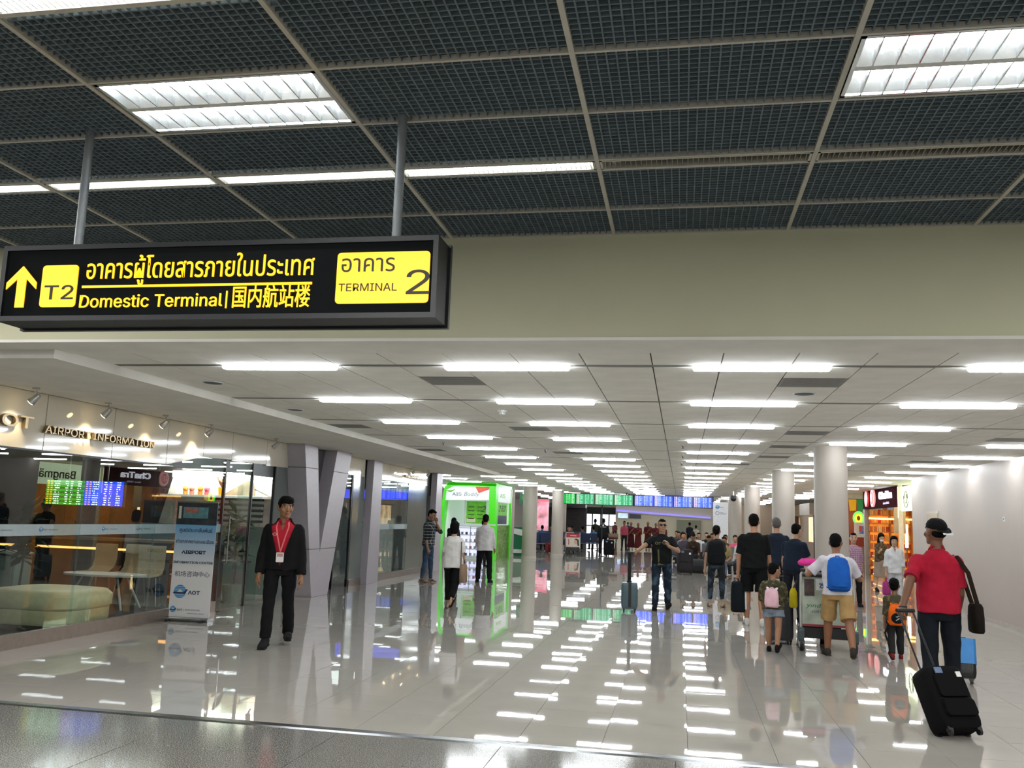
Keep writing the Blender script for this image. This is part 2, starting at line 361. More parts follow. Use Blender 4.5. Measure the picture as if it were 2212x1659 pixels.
# open cell ceiling in front of the beam
ZD = 3.75
dc = MB().box((-14, -8, ZD + .34), (10, YB, ZD + .5)).build('ceiling', M['plenum']); struct(dc, 'dark open cell ceiling in front of the beam')
XG = [-1.76 + 1.252 * k for k in range(-9, 8)]; YG = [3.205 - .62 * 14] + [3.205 - .62 * k for k in range(13, 0, -1)] + [3.05, 3.205, 3.83, 4.45, 5.08, 5.24, 5.95, 6.49]
def lattice(w, d_, nx, ny):
    b = MB()
    for i in range(1, nx): b.box((w * i / nx - .004, 0, 0), (w * i / nx + .004, d_, .045))
    for i in range(1, ny): b.box((0, d_ * i / ny - .004, 0.003), (w, d_ * i / ny + .004, .045))
    b.box((0, 0, .05), (w, d_, .056), 1)
    return b
lat = {}
def is_lamp(xi, yi):
    x, y = XG[xi], YG[yi]
    if abs(y - 3.83) < .01 and (abs(x + 3.012) < .01 or abs(x - .744) < .01 or abs(x + 6.768) < .01): return 'troffer'
    if abs(y - 3.05) < .01 and abs(x + 3.012) < .01: return 'slot'
    if abs(y - 5.08) < .01: return 'slot'
    return None
npan = 0
for xi in range(len(XG) - 1):
    for yi in range(len(YG) - 1):
        if YG[yi + 1] < 2.0 or not (-6.9 < XG[xi] < 4): 
            continue
        if is_lamp(xi, yi): continue
        d_ = round(YG[yi + 1] - YG[yi], 3)
        if d_ not in lat: lat[d_] = lattice(1.23, d_ - .02, 26, max(2, round(d_ / .045))).mesh('cell_panel', [M['cell_dark'], M['plenum']])
        link('cell_panel', lat[d_], dc, (XG[xi] + .011, YG[yi] + .01, ZD + .004 + random.uniform(0, .003)))
for x in XG: MB().box((x - .013, -6, ZD - .006), (x + .013, YB, ZD + .03)).build('grid_bar', M['grid_paint'], dc)
for y in YG:
    if y > 0: MB().box((XG[0], y - .009, ZD - .003), (XG[-1], y + .009, ZD + .027)).build('grid_bar', M['grid_paint'], dc)

def troffer(x, y, w, d_, label, tubes=2):
    t = thing('louvre_lamp', label, 'lamp', (x, y, ZD))
    b = MB().box((0.01, 0.01, .11), (w - .01, d_ - .01, .12)); b.box((0.01, 0.01, 0), (.03, d_ - .01, .12)).box((w - .03, .01, 0), (w - .01, d_ - .01, .12)).box((.01, .01, 0), (w - .01, .03, .12)).box((.01, d_ - .03, 0), (w - .01, d_ - .01, .12)); b.build('housing', M['louvre'], t)
    if tubes == 2: MB().box((.03, d_ / 2 - .02, 0), (w - .03, d_ / 2 + .02, .01)).build('centre_rib', M['white_metal'], t)
    for k in range(tubes):
        yy = d_ * (k + .5) / tubes; MB().tube([(.05, yy, .07), (w - .05, yy, .07)], .02 if tubes > 1 else .018, 12).build('tube', M['tube_lamp'], t, True)
        wd = d_ / tubes
        for s in (-1, 1):
            y0 = yy + s * (wd / 2 - .02)
            MB().add([(.03, y0, 0), (w - .03, y0, 0), (w - .03, yy + s * .045, .1), (.03, yy + s * .045, .1)], [(0, 1, 2, 3)]).build('reflector', M['louvre'], t)
        b = MB(); nl = 12
        for i in range(1, nl):
            xx = w * i / nl; a = wd / 2 - .02
            b.prism([(yy - a, 0), (yy + a, 0), (yy + .03, .055), (yy - .03, .055)], 0, xx - .0035, xx + .0035)
        b.build('louvre', M['louvre'], t)
    return t
troffer(-3.0, 3.84, 1.23, .6, 'square louvred fluorescent lamp in dark ceiling above the sign')
troffer(.757, 3.84, 1.23, .6, 'louvred fluorescent lamp in dark ceiling at upper right')
for k, (x, y) in enumerate([(a, b) for b in (3.84, .74, -2.36, -5.46) for a in (-6.75, -3.0, .757, 4.51)]):  # unseen troffers, added to brighten the beam and the front zone
    if y > 3 and -6 < x < 4: continue
    t = troffer(x, y, 1.23, .6, f'added unseen louvred lamp over the granite floor, brightening the beam, {ORD[k]}')
    l = bpy.data.lights.new('beam_fill_light', 'AREA'); l.shape = 'RECTANGLE'; l.size = 1.2; l.size_y = .58; l.energy = FRONT; l.color = (1, .98, .95); link('beam_fill_light', l, t, (.615, .3, -.01))  # fill area light added below each unseen troffer, stronger than its tubes alone
def slot_lamp(x, y, w, d_, label, on):
    t = thing('slot_lamp', label, 'lamp', (x, y, ZD))
    b = MB().box((0, 0, -.004), (w, .014, .05)).box((0, d_ - .014, -.004), (w, d_, .05)).box((0, 0, -.004), (.014, d_, .05)).box((w - .014, 0, -.004), (w, d_, .05)).box((0, 0, .09), (w, d_, .1)); b.build('housing', M['grid_paint'], t)
    b = MB()
    for i in range(1, 40): b.box((w * i / 40 - .002, .014, 0), (w * i / 40 + .002, d_ - .014, .03))
    b.build('louvre', M['louvre'] if on else M['off_louvre'], t)
    MB().tube([(.03, d_ / 2, .055), (w - .03, d_ / 2, .055)], .03, 10).build('tube', M['tube_lamp'] if on else mat('tube_off', '30312f', .4), t, True)
for xi in range(3, len(XG) - 3):
    on = XG[xi] < -.6
    slot_lamp(XG[xi] + .015, 5.092, 1.222, .136, f'narrow {"lit" if on else "unlit"} slot lamp in the dark ceiling, {ORD[xi - 3]} from the left', on)
slot_lamp(-2.995, 3.045, 1.22, .15, 'narrow lit slot lamp at the top left of the dark ceiling', True)

# hanging sign
sg = thing('direction_sign', 'long black hanging sign with yellow terminal directions', 'sign', (0, 4.3, 0))
x0, x1, z0, z1 = -3.79, -1.235, 2.615, 3.05
MB().box((x0, .012, z0), (x1, .2, z1)).build('casing', M['black_metal'], sg)
b = MB(); f = .028
b.box((x0, -.006, z0), (x1, .012, z0 + f)).box((x0, -.006, z1 - f), (x1, .012, z1)).box((x0, -.006, z0 + f), (x0 + f, .012, z1 - f)).box((x1 - f, -.006, z0 + f), (x1, .012, z1 - f)); b.build('frame', mat('frame_grey', '1c1e20', .4, .3), sg)
MB().box((x0 - .01, .2, z0 - .012), (x1 + .012, .235, z1 + .01)).build('back_flange', mat('frame_grey'), sg)
MB().box((x0 + f, .006, z0 + f), (x1 - f, .012, z1 - f)).build('face', mat('sign_black', '070a0c', .8, spec=.15), sg)
yel = mat('sign_yellow', 'ffc510', .4, emit=SIGN, var=.02)
def sx(px): return x0 + (x1 - x0) * px / 948
def sz(v): return z1 - (z1 - z0) * v            # v: 0 top .. 1 bottom
def srr(a, c, e, h, r=.02, name='plaque'): return MB().rbox((sx(a), .0, sz(e)), (sx(c), .008, sz(h)), r, 1, 4).build(name, yel, sg)
srr(97, 180, .82, .27)
srr(745, 932, .82, .19)
MB().prism([(sx(50), sz(.27)), (sx(85), sz(.49)), (sx(85), sz(.58)), (sx(60), sz(.44)), (sx(60), sz(.82)), (sx(39), sz(.82)), (sx(39), sz(.44)), (sx(14), sz(.58)), (sx(14), sz(.49))], 1, .0, .008).build('arrow', yel, sg)
MB().box((sx(192), .0, sz(.575)), (sx(695), .008, sz(.545))).build('rule', yel, sg)
ink = mat('sign_ink', '1a1a12', .5)
text('lettering', 'T2', .155, ink, sg, (sx(104), -.002, sz(.72)), depth=.0015, width=sx(172) - sx(104), bold=.004)
text('lettering', 'อาคารผู้โดยสารภายในประเทศ', .155, yel, sg, (sx(197), .004, sz(.455)), depth=.004, width=sx(695) - sx(197), bold=.004)
text('lettering', 'Domestic Terminal', .135, yel, sg, (sx(187), .004, sz(.83)), depth=.004, width=sx(505) - sx(187), bold=.004)
MB().box((sx(515), .0, sz(.86)), (sx(518), .008, sz(.64))).build('divider', yel, sg)
text('lettering', '国内航站楼', .13, yel, sg, (sx(527), .004, sz(.83)), depth=.004, width=sx(690) - sx(527), bold=.006)
text('lettering', 'อาคาร', .13, ink, sg, (sx(752), -.002, sz(.43)), depth=.0015, width=sx(860) - sx(752))
text('lettering', 'TERMINAL', .08, ink, sg, (sx(750), -.002, sz(.67)), depth=.0015, width=sx(868) - sx(750))
text('lettering', '2', .25, ink, sg, (sx(878), -.002, sz(.715)), depth=.0015, width=sx(925) - sx(878))
for x in (-3.4, -1.5): MB().tube([(x, .1, z1), (x, .1, ZD + .06)], .025, 14).build('pole', mat('pole_grey', '8f9496', .5, .5), sg, True)
for x in (-3.4, -1.5): MB().cyl((x, .1, z1), .045, .012, 16).build('flange', M['steel_dark'], sg)
# ---------------------------------------------------------------- shopfront on the left
wl = MB().box((XL - .1, 0, -.0), (XL - .02, YB, 4)).build('wall_left', M['lilac_dark']); struct(wl)
wf = thing('fascia', 'glossy cream glass fascia above the airport information shopfront', 'fascia', (0, 0, 0))
ys = [6.8, 7.9, 9.16, 10.44, 11.7, 12.7, 13.6, 14.85, 15.85]
for a, b in zip(ys[:-1], ys[1:]):
    if a < 11.6: z = (2.21, 2.21)
    elif a < 12.6: z = (2.21, 2.39)
    else: z = (2.39, 2.41)
    MB().prism([(a + .006, z[0]), (b - .006, z[1]), (b - .006, 2.855), (a + .006, 2.855)], 0, XL - .03, XL).build('panel', M['fascia'], wf)
for a, b in ((18.1, 19.95), (20.8, 21.8), (21.8, 22.8), (22.8, 25.3)): MB().box((XL - .03, a + .006, 2.45), (XL, b - .006, 2.855)).build('panel', M['fascia'], wf)
MB().box((XL - .12, 6.8, 2.2), (XL - .031, 26.6, 2.855)).build('backing', M['steel_dark'], wf)
gold = mat('letter_metal', '8d7c62', .25, .9)
tg = split_letters(text('raised_lettering', 'AIRPORT INFORMATION', .17, gold, None, (XL + .03, 9.1, 2.41), FACE_PX, .022, width=2.2, bold=.01)); tag(tg, 'raised metal letters reading AIRPORT INFORMATION on the cream fascia', 'lettering')
tg = split_letters(text('raised_lettering', 'AOT', .255, gold, None, (XL + .03, 8.16, 2.43), FACE_PX, .022, width=.74, bold=.01)); tag(tg, 'large raised metal letters reading AOT on the cream fascia', 'lettering')
tg = split_letters(text('raised_lettering', 'Hello Information', .13, gold, None, (XL + .03, 22.95, 2.6), FACE_PX, .022, width=1.5, bold=.01)); tag(tg, 'small raised metal letters on the farther cream fascia', 'lettering')
def fascia_spot(y, lab, on=True, power=14):
    t = thing('fascia_spotlight', lab, 'spotlight', (XL + .28, y, 2.85))
    MB().cyl((0, 0, -.012), .04, .022, 14).build('base', M['chrome'], t); MB().tube([(0, 0, 0), (.02, 0, -.07), (.0, 0, -.1)], .01).build('arm', M['chrome'], t)
    MB().tube([(.045, 0, -.07), (-.045, 0, -.15)], [.028, .045], 14).build('head', M['chrome'], t)
    MB().tube([(-.046, 0, -.1505), (-.05, 0, -.154)], .038, 14).build('bulb', mat('bulb_warm', 'ffe3a8', .4, emit=14, var=0) if on else M['steel'], t)
    if on:
        l = bpy.data.lights.new('spot', 'SPOT'); l.energy = power; l.color = (1, .8, .5); l.spot_size = R(75); l.spot_blend = .8; l.shadow_soft_size = .03
        o = link('spot', l, t, (-.06, 0, -.165)); o.rotation_euler = Vector((.55, 0, .83)).to_track_quat('Z', 'Y').to_euler()
for k, y in enumerate((8.6, 9.87, 11.14, 12.35)): fascia_spot(y, f'chrome spotlight over AIRPORT INFORMATION letters, {ORD[k]} along the fascia', True, 16)
fascia_spot(14.6, 'chrome spotlight over the fascia beside the shop door', False)
fascia_spot(22.9, 'chrome spotlight over the farther small lettering', True, 12); fascia_spot(24.3, 'chrome spotlight at far end of cream fascia', True, 10)
# shop front glazing
fr = thing('shopfront', 'glazed shopfront of the airport information centre with steel plinth', 'shopfront', (0, 0, 0))
def pane(a, b, z0=.16, z1=2.21, m='glass', x=XL - .03): MB().box((-.006, -(b - a) / 2 + .006, 0), (.006, (b - a) / 2 - .006, z1 - z0)).build('pane', M[m], fr, loc=(x, (a + b) / 2, z0)).rotation_euler.z = -.0205
for a, b in ((6.8, 8.35), (8.35, 9.99), (9.99, 11.6), (11.6, 13.45)): pane(a, b, .16, 2.21 if b < 12 else 2.39)
pane(14.4, 15.3, .02, 2.39, x=XL - .25); pane(13.5, 14.45, .02, 2.39)
MB().box((XL - .05, 15.3, .0), (XL - .02, 15.95, 2.41)).build('panel', M['grey_panel'], fr)
MB().box((XL - .07, 6.8, 0), (XL, 13.45, .16)).build('plinth', M['kick'], fr)
for y in (13.47, 14.42, 15.28): MB().box((XL - .05, y - .02, 0), (XL - .005, y + .02, 2.4)).build('mullion', M['steel_dark'], fr)
MB().box((XL - .06, 6.8, 2.19), (XL - .01, 11.6, 2.215)).build('header_rail', M['steel_dark'], fr)
MB().tube([(XL + .04, 13.62, .75), (XL + .04, 13.62, 1.5)], .014, 10).build('door_handle', M['chrome'], fr, True)
for a, b in ((18.3, 19.2), (20.9, 22.4), (22.4, 23.5)): pane(a, b, .16, 2.45)
MB().box((XL - .07, 20.8, 0), (XL, 25.3, .16)).build('plinth', M['kick'], fr)
MB().box((XL - .04, 23.5, .16), (XL - .02, 25.3, 2.45)).build('panel', M['grey_panel'], fr)
for y in (18.32, 19.2): MB().box((XL - .05, y - .025, 0), (XL - .0, y + .025, 2.45)).build('mullion', M['steel_dark'], fr)
frost = mat('frost', 'aab8bd', .6, var=.04); logo_blue = mat('logo_blue', '3a6fae', .5); logo_navy = mat('logo_navy', '1d2a55', .5); grey_ink = mat('grey_ink', '6d7680', .5)
for a, b in ((6.8, 13.45), (20.9, 23.5)): MB().box((XL - .02, a, 1.235), (XL - .017, b, 1.365)).build('frosted_band', frost, fr)
def aot_logo(parent, c, s, face, ink_=None, words=None):
    """disc with white wave and the letters AOT: c = centre of disc, in the plane of FACE"""
    ux = Vector((1, 0, 0)) if face == FACE_CAM else Vector((0, 1, 0)) if face == FACE_PX else Vector((0, -1, 0))
    nrm = Vector((0, -1, 0)) if face == FACE_CAM else Vector((1, 0, 0)) if face == FACE_PX else Vector((-1, 0, 0))
    c = Vector(c); uz = Vector((0, 0, 1))
    b = MB(); b.add([c + ux * (s * math.cos(2 * PI * i / 24)) + uz * (s * math.sin(2 * PI * i / 24)) for i in range(24)], [tuple(range(24))]); b.build('emblem', mat('emblem_blue', '3d8fc4', .5), parent)
    b = MB(); q = c + nrm * .001
    for k in range(-3, 4):
        if k == 0: continue
        w = s * math.sqrt(max(0, 1 - (k * .24) ** 2)); b.add([q + ux * -w + uz * (k * .24 * s - .025 * s), q + ux * w + uz * (k * .24 * s - .025 * s), q + ux * w + uz * (k * .24 * s + .025 * s), q + ux * -w + uz * (k * .24 * s + .025 * s)], [(0, 1, 2, 3)])
    q2 = q + nrm * .001; b.add([q2 + ux * (-.5 * s) + uz * (-.1 * s), q2 + ux * (.5 * s) + uz * (-.1 * s), q2 + uz * (.4 * s)], [(0, 1, 2)]); b.build('emblem_stripes', M['white_metal'], parent)
    q = q2 + nrm * .001
    MB().add([q + ux * (-1.1 * s) + uz * (-.3 * s), q + ux * (.85 * s) + uz * (-.3 * s), q + ux * (1.25 * s) + uz * (.35 * s), q + ux * (.95 * s) + uz * (.35 * s), q + ux * (.65 * s) + uz * (-.08 * s), q + ux * (-1.0 * s) + uz * (-.08 * s)], [(0, 1, 2, 3, 4, 5)]).build('emblem_wing', logo_navy, parent)
    t0 = c + ux * (1.3 * s) + uz * (-.38 * s) + nrm * .001
    text('lettering', 'AOT', 1.05 * s, ink_ or logo_navy, parent, t0, face, .0005, width=1.9 * s, bold=.02)
    if words:
        text('lettering', '/', 1.0 * s, grey_ink, parent, c + ux * (3.5 * s) + uz * (-.38 * s) + nrm * .001, face, .0005)
        text('lettering', words[0], .8 * s, grey_ink, parent, c + ux * (4.2 * s) + uz * (-.3 * s) + nrm * .001, face, .0005, width=4.8 * s)
for y in (8.55, 9.3, 10.45, 11.2, 12.2, 13.0): aot_logo(fr, (XL - .0165, y, 1.305), .032, FACE_PX, grey_ink, ('DON MUEANG',))
# forked lilac pillars
def fork(y, parent_label, wide):
    t = thing('forked_pillar', parent_label, 'pillar', (0, 0, 0))
    p = [(y + .75, 0), (y + 1.55, 0), (y + 2.45, 2.86), (y + 1.62, 2.86), (y + 1.03, .85), (y + .62, 2.86), (y, 2.86)] if wide else [(y, 0), (y + .8, 0), (y + .72, 2.86), (y + .12, 2.86)]
    MB().prism(p, 0, XL - .018, XL + (.36 if wide else .16)).build('shaft', M['lilac_panel'], t, bevel=.004)
    if wide:
        MB().prism([(y + .6, 2.84), (y + 1.64, 2.84), (y + 1.03, .85)], 0, XL - .018, XL + .1).build('recess', M['lilac_dark'], t)
        for z in (.9, 2.42):
            b = MB(); e = XL + .362
            ya = y + .75 * (1 - z / 2.86); b.box((XL - .018, ya - .004, z), (e, ya + .01, z + .012)); b.build('joint', M['joint_dark'], t)
            b2 = MB().box((e - .002, ya, z), (e + .001, y + .75 + (.25 if z < 2 else -.06), z + .012)); b2.box((e - .002, y + 1.05 + (z - .9) * .28, z), (e + .001, y + 1.55 + z * .315, z + .012)); b2.build('joint', M['joint_dark'], t)
    return t
fork(15.65, 'lilac grey forked pillar with dark V slot beside the shop door', True)
fork(20.0, 'narrow leaning grey pillar beyond the forked pillar', False)
fork(25.6, 'leaning lilac pillar at the far end of shopfront', False)
sp = thing('glass_screen', 'grey green glass wall panel between forked and narrow pillars', 'panel', (0, 0, 0)); MB().box((XL - .04, 19.25, 0.14), (XL - .0, 20.0, 2.45)).build('pane', M['grey_panel'], sp); MB().box((XL - .06, 19.25, 0), (XL + .02, 20.05, .14)).build('plinth', M['kick'], sp)
struct(MB().box((XL - .12, 26.6, 0), (XL - .02, 26.7, ZC)).build('wall_left_end', M['lilac_panel']))
# ---- inside the information centre
struct(MB().box((-14, 16.45, 0), (XL - .1, 16.55, ZC)).build('wall_back', mat('taupe', '3f3638', .5, var=.05)))
struct(MB().box((-14.1, 6.5, 0), (-14, 16.5, ZC)).build('wall_side', mat('taupe')))
struct(MB().box((-14, 6.8, 2.5), (XL - .12, 16.5, 2.56)).build('ceiling', mat('room_ceiling', '6e6b68', .8)))
struct(MB().box((-14, 6.8, -.005), (XL - .1, 13.6, .004)).build('floor', mat('dark_carpet', '2b2c38', .35)))
mu = thing('mural', 'grey and white marbled wall mural with slanted edge behind the glass', 'mural', (0, 16.42, 0))
m = mat('mural_rock', 'd2cfc6', .5, var=.3, vscale=2.5); N_, L_, b_ = nodes_of(m)
MB().prism([(-10.22, 1.28), (-7.7, 1.28), (-7.7, 2.22), (-9.98, 2.22)], 1, 0, .03).build('panel', m, mu)
MB().box((-9.98, -.04, 2.2), (-7.7, .03, 2.33)).build('cove_light', mat('cove', 'fff6e4', .5, emit=9, var=0), mu)
for k in range(5): MB().box((-9.1, -.025, 1.36 + k * .105), (-8.0, 0, 1.4 + k * .105)).build('slat', mat('slat_dark', '4a4644', .4), mu)
for k in range(5): MB().box((-9.1, -.022, 1.41 + k * .105), (-8.0, 0, 1.455 + k * .105)).build('slat', M['white_metal'], mu)
MB().prism([(-8.9, 1.86), (-8.2, 1.86), (-8.2, 2.1), (-8.35, 2.18)], 1, -.02, 0).build('picture', mat('brown_pic', '8a7561', .5, var=.4, vscale=6), mu)
MB().prism([(-8.2, 2.02), (-7.75, 1.83), (-7.75, 1.9), (-8.2, 2.1)], 1, -.03, 0).build('streak', M['cream'], mu)
MB().box((-10.6, -.02, .0), (-7.7, 0, 1.28)).build('lower_panel', mat('green_grey', '7f8f8a', .4, var=.15, vscale=2), mu)
for i, (x, c) in enumerate([(-9.62, 'e39a3a'), (-9.48, 'd8806f'), (-9.3, 'e08a30'), (-9.16, 'd8606f')]):
    t = thing('flower_pot', f'small bright potted flower on the mural ledge, {ORD[i]} from the left', 'flower', (x, 16.3, 1.86)); MB().cyl((0, 0, 0), .04, .07, 12, r2=.05).build('pot', mat('pot' + c, c, .5), t); MB().ball((0, 0, .12), (.06, .05, .06)).build('bloom', mat('bloom' + c, c, .6, var=.3), t)
t = thing('flower_vase', 'orange flower arrangement in a vase on mural ledge', 'vase', (-8.85, 16.3, 1.86)); MB().cyl((0, 0, 0), .05, .16, 14, r2=.07).build('vase', mat('amber', 'e8a020', .3), t)
b = MB(); [b.tube([(0, 0, .15), (random.uniform(-.12, .12), random.uniform(-.05, .05), random.uniform(.25, .36))], [.006, .02], 6) for _ in range(14)]; b.build('stems', mat('brown_leaf', '6b4a2a', .6), t)
sh = MB().box((-10.1, 16.2, 1.82), (-7.75, 16.4, 1.86)).build('ledge_shelf', M['white_metal']); tag(sh, 'white ledge shelf in front of the mural', 'shelf')
for k, (x, c, b2, hot, lab) in enumerate([(-10.14, '0f8f22', '0a5a14', 'f0b020', 'green flight information screen behind shopfront glass'), (-9.44, '1a44d8', None, 'e8a090', 'blue flight information screen behind shopfront glass')]):
    t = thing('flight_screen', lab, 'screen', (x, 13, 1.59)); MB().box((-.01, .0, -.01), (.7, .06, .4)).build('casing', M['black_plastic'], t)
    MB().box((0.0, -.006, 0), (.69, 0, .39)).build('display', screen_mat(f'info_screen_{k}', c, 'e8f0f0', hot, 1.3, 11, b2), t); MB().tube([(.35, .05, .39), (.35, .05, .9)], .015).build('pole', M['steel_dark'], t)
for i in range(10):
    t = thing('downlight', f'small bright downlight in the shop ceiling, {ORD[i]} of the row', 'lamp', (-11.2 + i * .42, 13.2 - (i % 3) * .25, 2.5)); MB().cyl((0, 0, -.02), .045, .02, 14).build('trim', M['chrome'], t); MB().cyl((0, 0, -.03), .03, .012, 14).build('bulb', mat('bulb_cool', 'dfe6ff', .4, emit=40, var=0), t)
# sofa, cabinet, tables, chairs
t = thing('round_sofa', 'cream round upholstered seat behind the shopfront glass', 'sofa', (-8.15, 10.75, 0)); b = MB()
def rr_ring(hx, hy, z, r=.25, n=5):
    pts = []
    for cx, cyy, st_ in ((hx - r, hy - r, 0), (-hx + r, hy - r, 90), (-hx + r, -hy + r, 180), (hx - r, -hy + r, 270)):
        for k in range(n + 1): a = R(st_ + 90 * k / n); pts.append((cx + r * math.cos(a), cyy + r * math.sin(a), z))
    return pts
b.loft([rr_ring(.6, .5, .08), rr_ring(.63, .53, .12), rr_ring(.63, .53, .27)]); b.build('base', mat('cream_leather', 'e8d9ac', .45), t, True)
b = MB().loft([rr_ring(.63, .53, .275), rr_ring(.65, .55, .3), rr_ring(.65, .55, .44), rr_ring(.6, .5, .5), rr_ring(.45, .36, .52)]); b.build('cushion', M['cream_leather'], t, True); MB().loft([rr_ring(.5, .4, 0), rr_ring(.5, .4, .08)]).build('plinth', M['black_plastic'], t)
t = thing('grey_cabinet', 'pale grey green cabinet at the left edge behind glass', 'cabinet', (-10.9, 12.9, 0)); MB().rbox((-.6, 0, 0), (.42, .4, .8), .03).build('body', mat('green_grey'), t); MB().box((-.62, -.01, .78), (.45, .42, .82)).build('top', M['white_metal'], t); MB().box((-.55, -.012, .1), (.37, 0, .7)).build('door', mat('door_grey', '8fa39d', .3), t)
def leafy(name, lab, loc, hgt, spread, nl, c='2f5a33', pot='8a8a86'):
    t = thing(name, lab, 'plant', loc); MB().cyl((0, 0, 0), .13, .3, 18, r2=.17).build('pot', mat('pot' + pot, pot, .4), t)
    MB().tube([(0, 0, .28), (.03, 0, hgt * .6), (0, .02, hgt * .85)], [.02, .012, .006]).build('stem', mat('stem_brown', '5a4632', .7), t)
    rnd = random.Random(len(lab)); b = MB()
    for k in range(nl):
        p = Vector((0, 0, hgt * rnd.uniform(.45, .95))); a = rnd.uniform(0, 2 * PI); e = rnd.uniform(-.5, .9); L0 = spread * rnd.uniform(.5, 1.0)
        d = Vector((math.cos(a) * math.cos(e), math.sin(a) * math.cos(e), math.sin(e))); w = d.cross(Vector((0, 0, 1))).normalized() * L0 * .16; q = p + d * L0 * .25; mid = p + d * L0 * .65 + Vector((0, 0, -.02)); tip = p + d * L0 + Vector((0, 0, -.1 * L0))
        b.add([p, q + w * .7, mid + w, tip, mid - w, q - w * .7], [(0, 1, 2, 5), (5, 2, 4), (2, 3, 4)])
    b.build('leaves', mat('leaf' + c, c, .8, var=.3, spec=.1), t); return t
leafy('potted_plant', 'leafy potted plant behind the glass beside the man in black jacket', (-7.75, 14.9, 0), 1.6, .45, 60)
leafy('potted_plant', 'dark bushy potted plant behind glass at left edge', (-9.8, 12.2, 0), 1.65, .5, 90, '1e3324')
t = thing('cocktail_table', 'round grey high table holding a laptop behind the glass', 'table', (-7.78, 15, 0)); MB().cyl((0, 0, .68), .28, .025, 32).build('top', mat('dark_top', '4a4c50', .25), t, True); MB().tube([(0, 0, .02), (0, 0, .68)], .03, 12).build('column', M['steel_dark'], t, True); MB().cyl((0, 0, 0), .2, .02, 28).build('base', M['steel'], t)
t = thing('laptop', 'small open laptop on the round high table', 'laptop', (-7.8, 14.95, .706)); MB().box((-.14, -.1, 0), (.14, .1, .015)).build('keyboard', M['white_metal'], t); MB().prism([(.1, .012), (.16, .18), (.17, .18), (.112, .012)], 0, -.14, .14).build('lid', M['steel_dark'], t)
def chair(x, y, rz, k):
    t = thing('shell_chair', f'beige curved chair at the dark table behind glass, {ORD[k]} from the left', 'chair', (x, y, 0), rz, 'beige chairs behind the glass')
    b = MB(); rings = []
    for i in range(7):
        u = i / 6; pts = []
        for (dx, sgn) in ((0, 1),): 
            pass
        ang = -0.2 + u * 1.75; yy = .22 - .44 * min(1, u * 1.8); zz = .45 + max(0, u - .4) * .75
        rings.append([(-.22, yy, zz + .03), (-.1, yy - .01, zz), (.1, yy - .01, zz), (.22, yy, zz + .03), (.22, yy - .03, zz + .05), (-.22, yy - .03, zz + .05)])
    b.loft(rings); b.build('seat', mat('beige_shell', '9b8a6c', .5), t, True)
    for sx_ in (-1, 1):
        for sy in (-1, 1): MB().tube([(sx_ * .16, sy * .14, .45), (sx_ * .2, sy * .2, 0)], .012).build('leg', M['steel'], t)
for k, (x, y) in enumerate([(-9.75, 13.9), (-9.2, 14.1), (-8.7, 13.8), (-8.25, 14.3)]): chair(x, y, random.uniform(-.6, .6) + PI, k)
t = thing('meeting_table', 'white oval table with splayed legs behind the glass', 'table', (-9.0, 13.1, 0)); b = MB().loft([[(.7 * math.cos(2 * PI * i / 28), .35 * math.sin(2 * PI * i / 28), z) for i in range(28)] for z in (.5, .53)]); b.build('top', M['white_metal'], t)
for s in (-1, 1):
    for q in (-1, 1): MB().tube([(s * .3, q * .12, .5), (s * .5, q * .25, 0)], .018).build('leg', M['white_metal'], t)
t = thing('reception_counter', 'dark reception counter with pale top at the back of the shop', 'counter', (-10.4, 15.2, 0)); MB().rbox((-2.6, 0, 0), (2.0, .6, .95), .05).build('body', mat('dark_wood', '2d2421', .4), t); MB().box((-2.65, -.05, .95), (2.05, .65, .99)).build('worktop', mat('warm_top', '8b7a66', .3), t); MB().box((-2.5, -.012, .78), (1.9, 0, .82)).build('light_strip', mat('warm_strip', 'ffb060', .5, emit=2.5, var=0), t)
t = thing('orange_panel', 'plain orange lit wall panel in the dark shop', 'panel', (-12.3, 16.4, 1.2)); MB().box((0, 0, 0), (1.0, .05, .55)).build('panel', mat('orange_wall', 'a5602e', .5, emit=.25), t); MB().box((-.02, .0, -.02), (1.02, .03, .57)).build('frame', M['steel_dark'], t)
l = bpy.data.lights.new('cove_glow', 'AREA'); l.shape = 'RECTANGLE'; l.size = 2.2; l.size_y = .1; l.energy = 45; l.color = (1, .96, .88); o = link('cove_glow', l, mu, (-8.85, -.3, .0 + 2.32)); o.rotation_euler = (R(38), 0, 0)
l = bpy.data.lights.new('room_light', 'AREA'); l.energy = 40; l.size = 2.5; l.color = (1, .93, .85); o = link('room_light', l, None, (-9.2, 12.5, 2.45))
# second room behind the farther glass
struct(MB().box((-12, 26.6, 0), (XL - .1, 26.7, ZC)).build('wall_back_far', mat('pale_room', 'b4b8b6', .6))); struct(MB().box((-12, 16.6, 2.5), (XL - .12, 26.6, 2.56)).build('ceiling', M['room_ceiling']))
t = thing('blue_lightbox', 'blue lit overhead sign inside the farther glass shop', 'sign', (-8.6, 24.5, 2.0)); MB().box((-.9, 0, 0), (1.0, .1, .3)).build('casing', M['black_plastic'], t); MB().box((-.88, -.01, .02), (.98, 0, .28)).build('display', mat('blue_light', '3a48e8', .4, emit=1.4), t); MB().box((-.1, -.014, .05), (.15, -.01, .25)).build('symbol', mat('pale_light', 'c8d4ff', .4, emit=1.4), t)
for k in range(2): MB().tube([(-.6 + k * 1.3, .05, .3), (-.6 + k * 1.3, .05, .5)], .012).build('hanger', M['steel'], t)
t = thing('white_rack', 'white display rack with dark slats inside farther glass shop', 'rack', (-8.3, 24, 0)); MB().box((-.5, 0, 0), (.5, .05, 1.5)).build('back', M['white_metal'], t)
for i in range(8): MB().box((-.45, -.1, .5 + i * .12), (.05, 0, .55 + i * .12)).build('slat', M['black_plastic'], t)
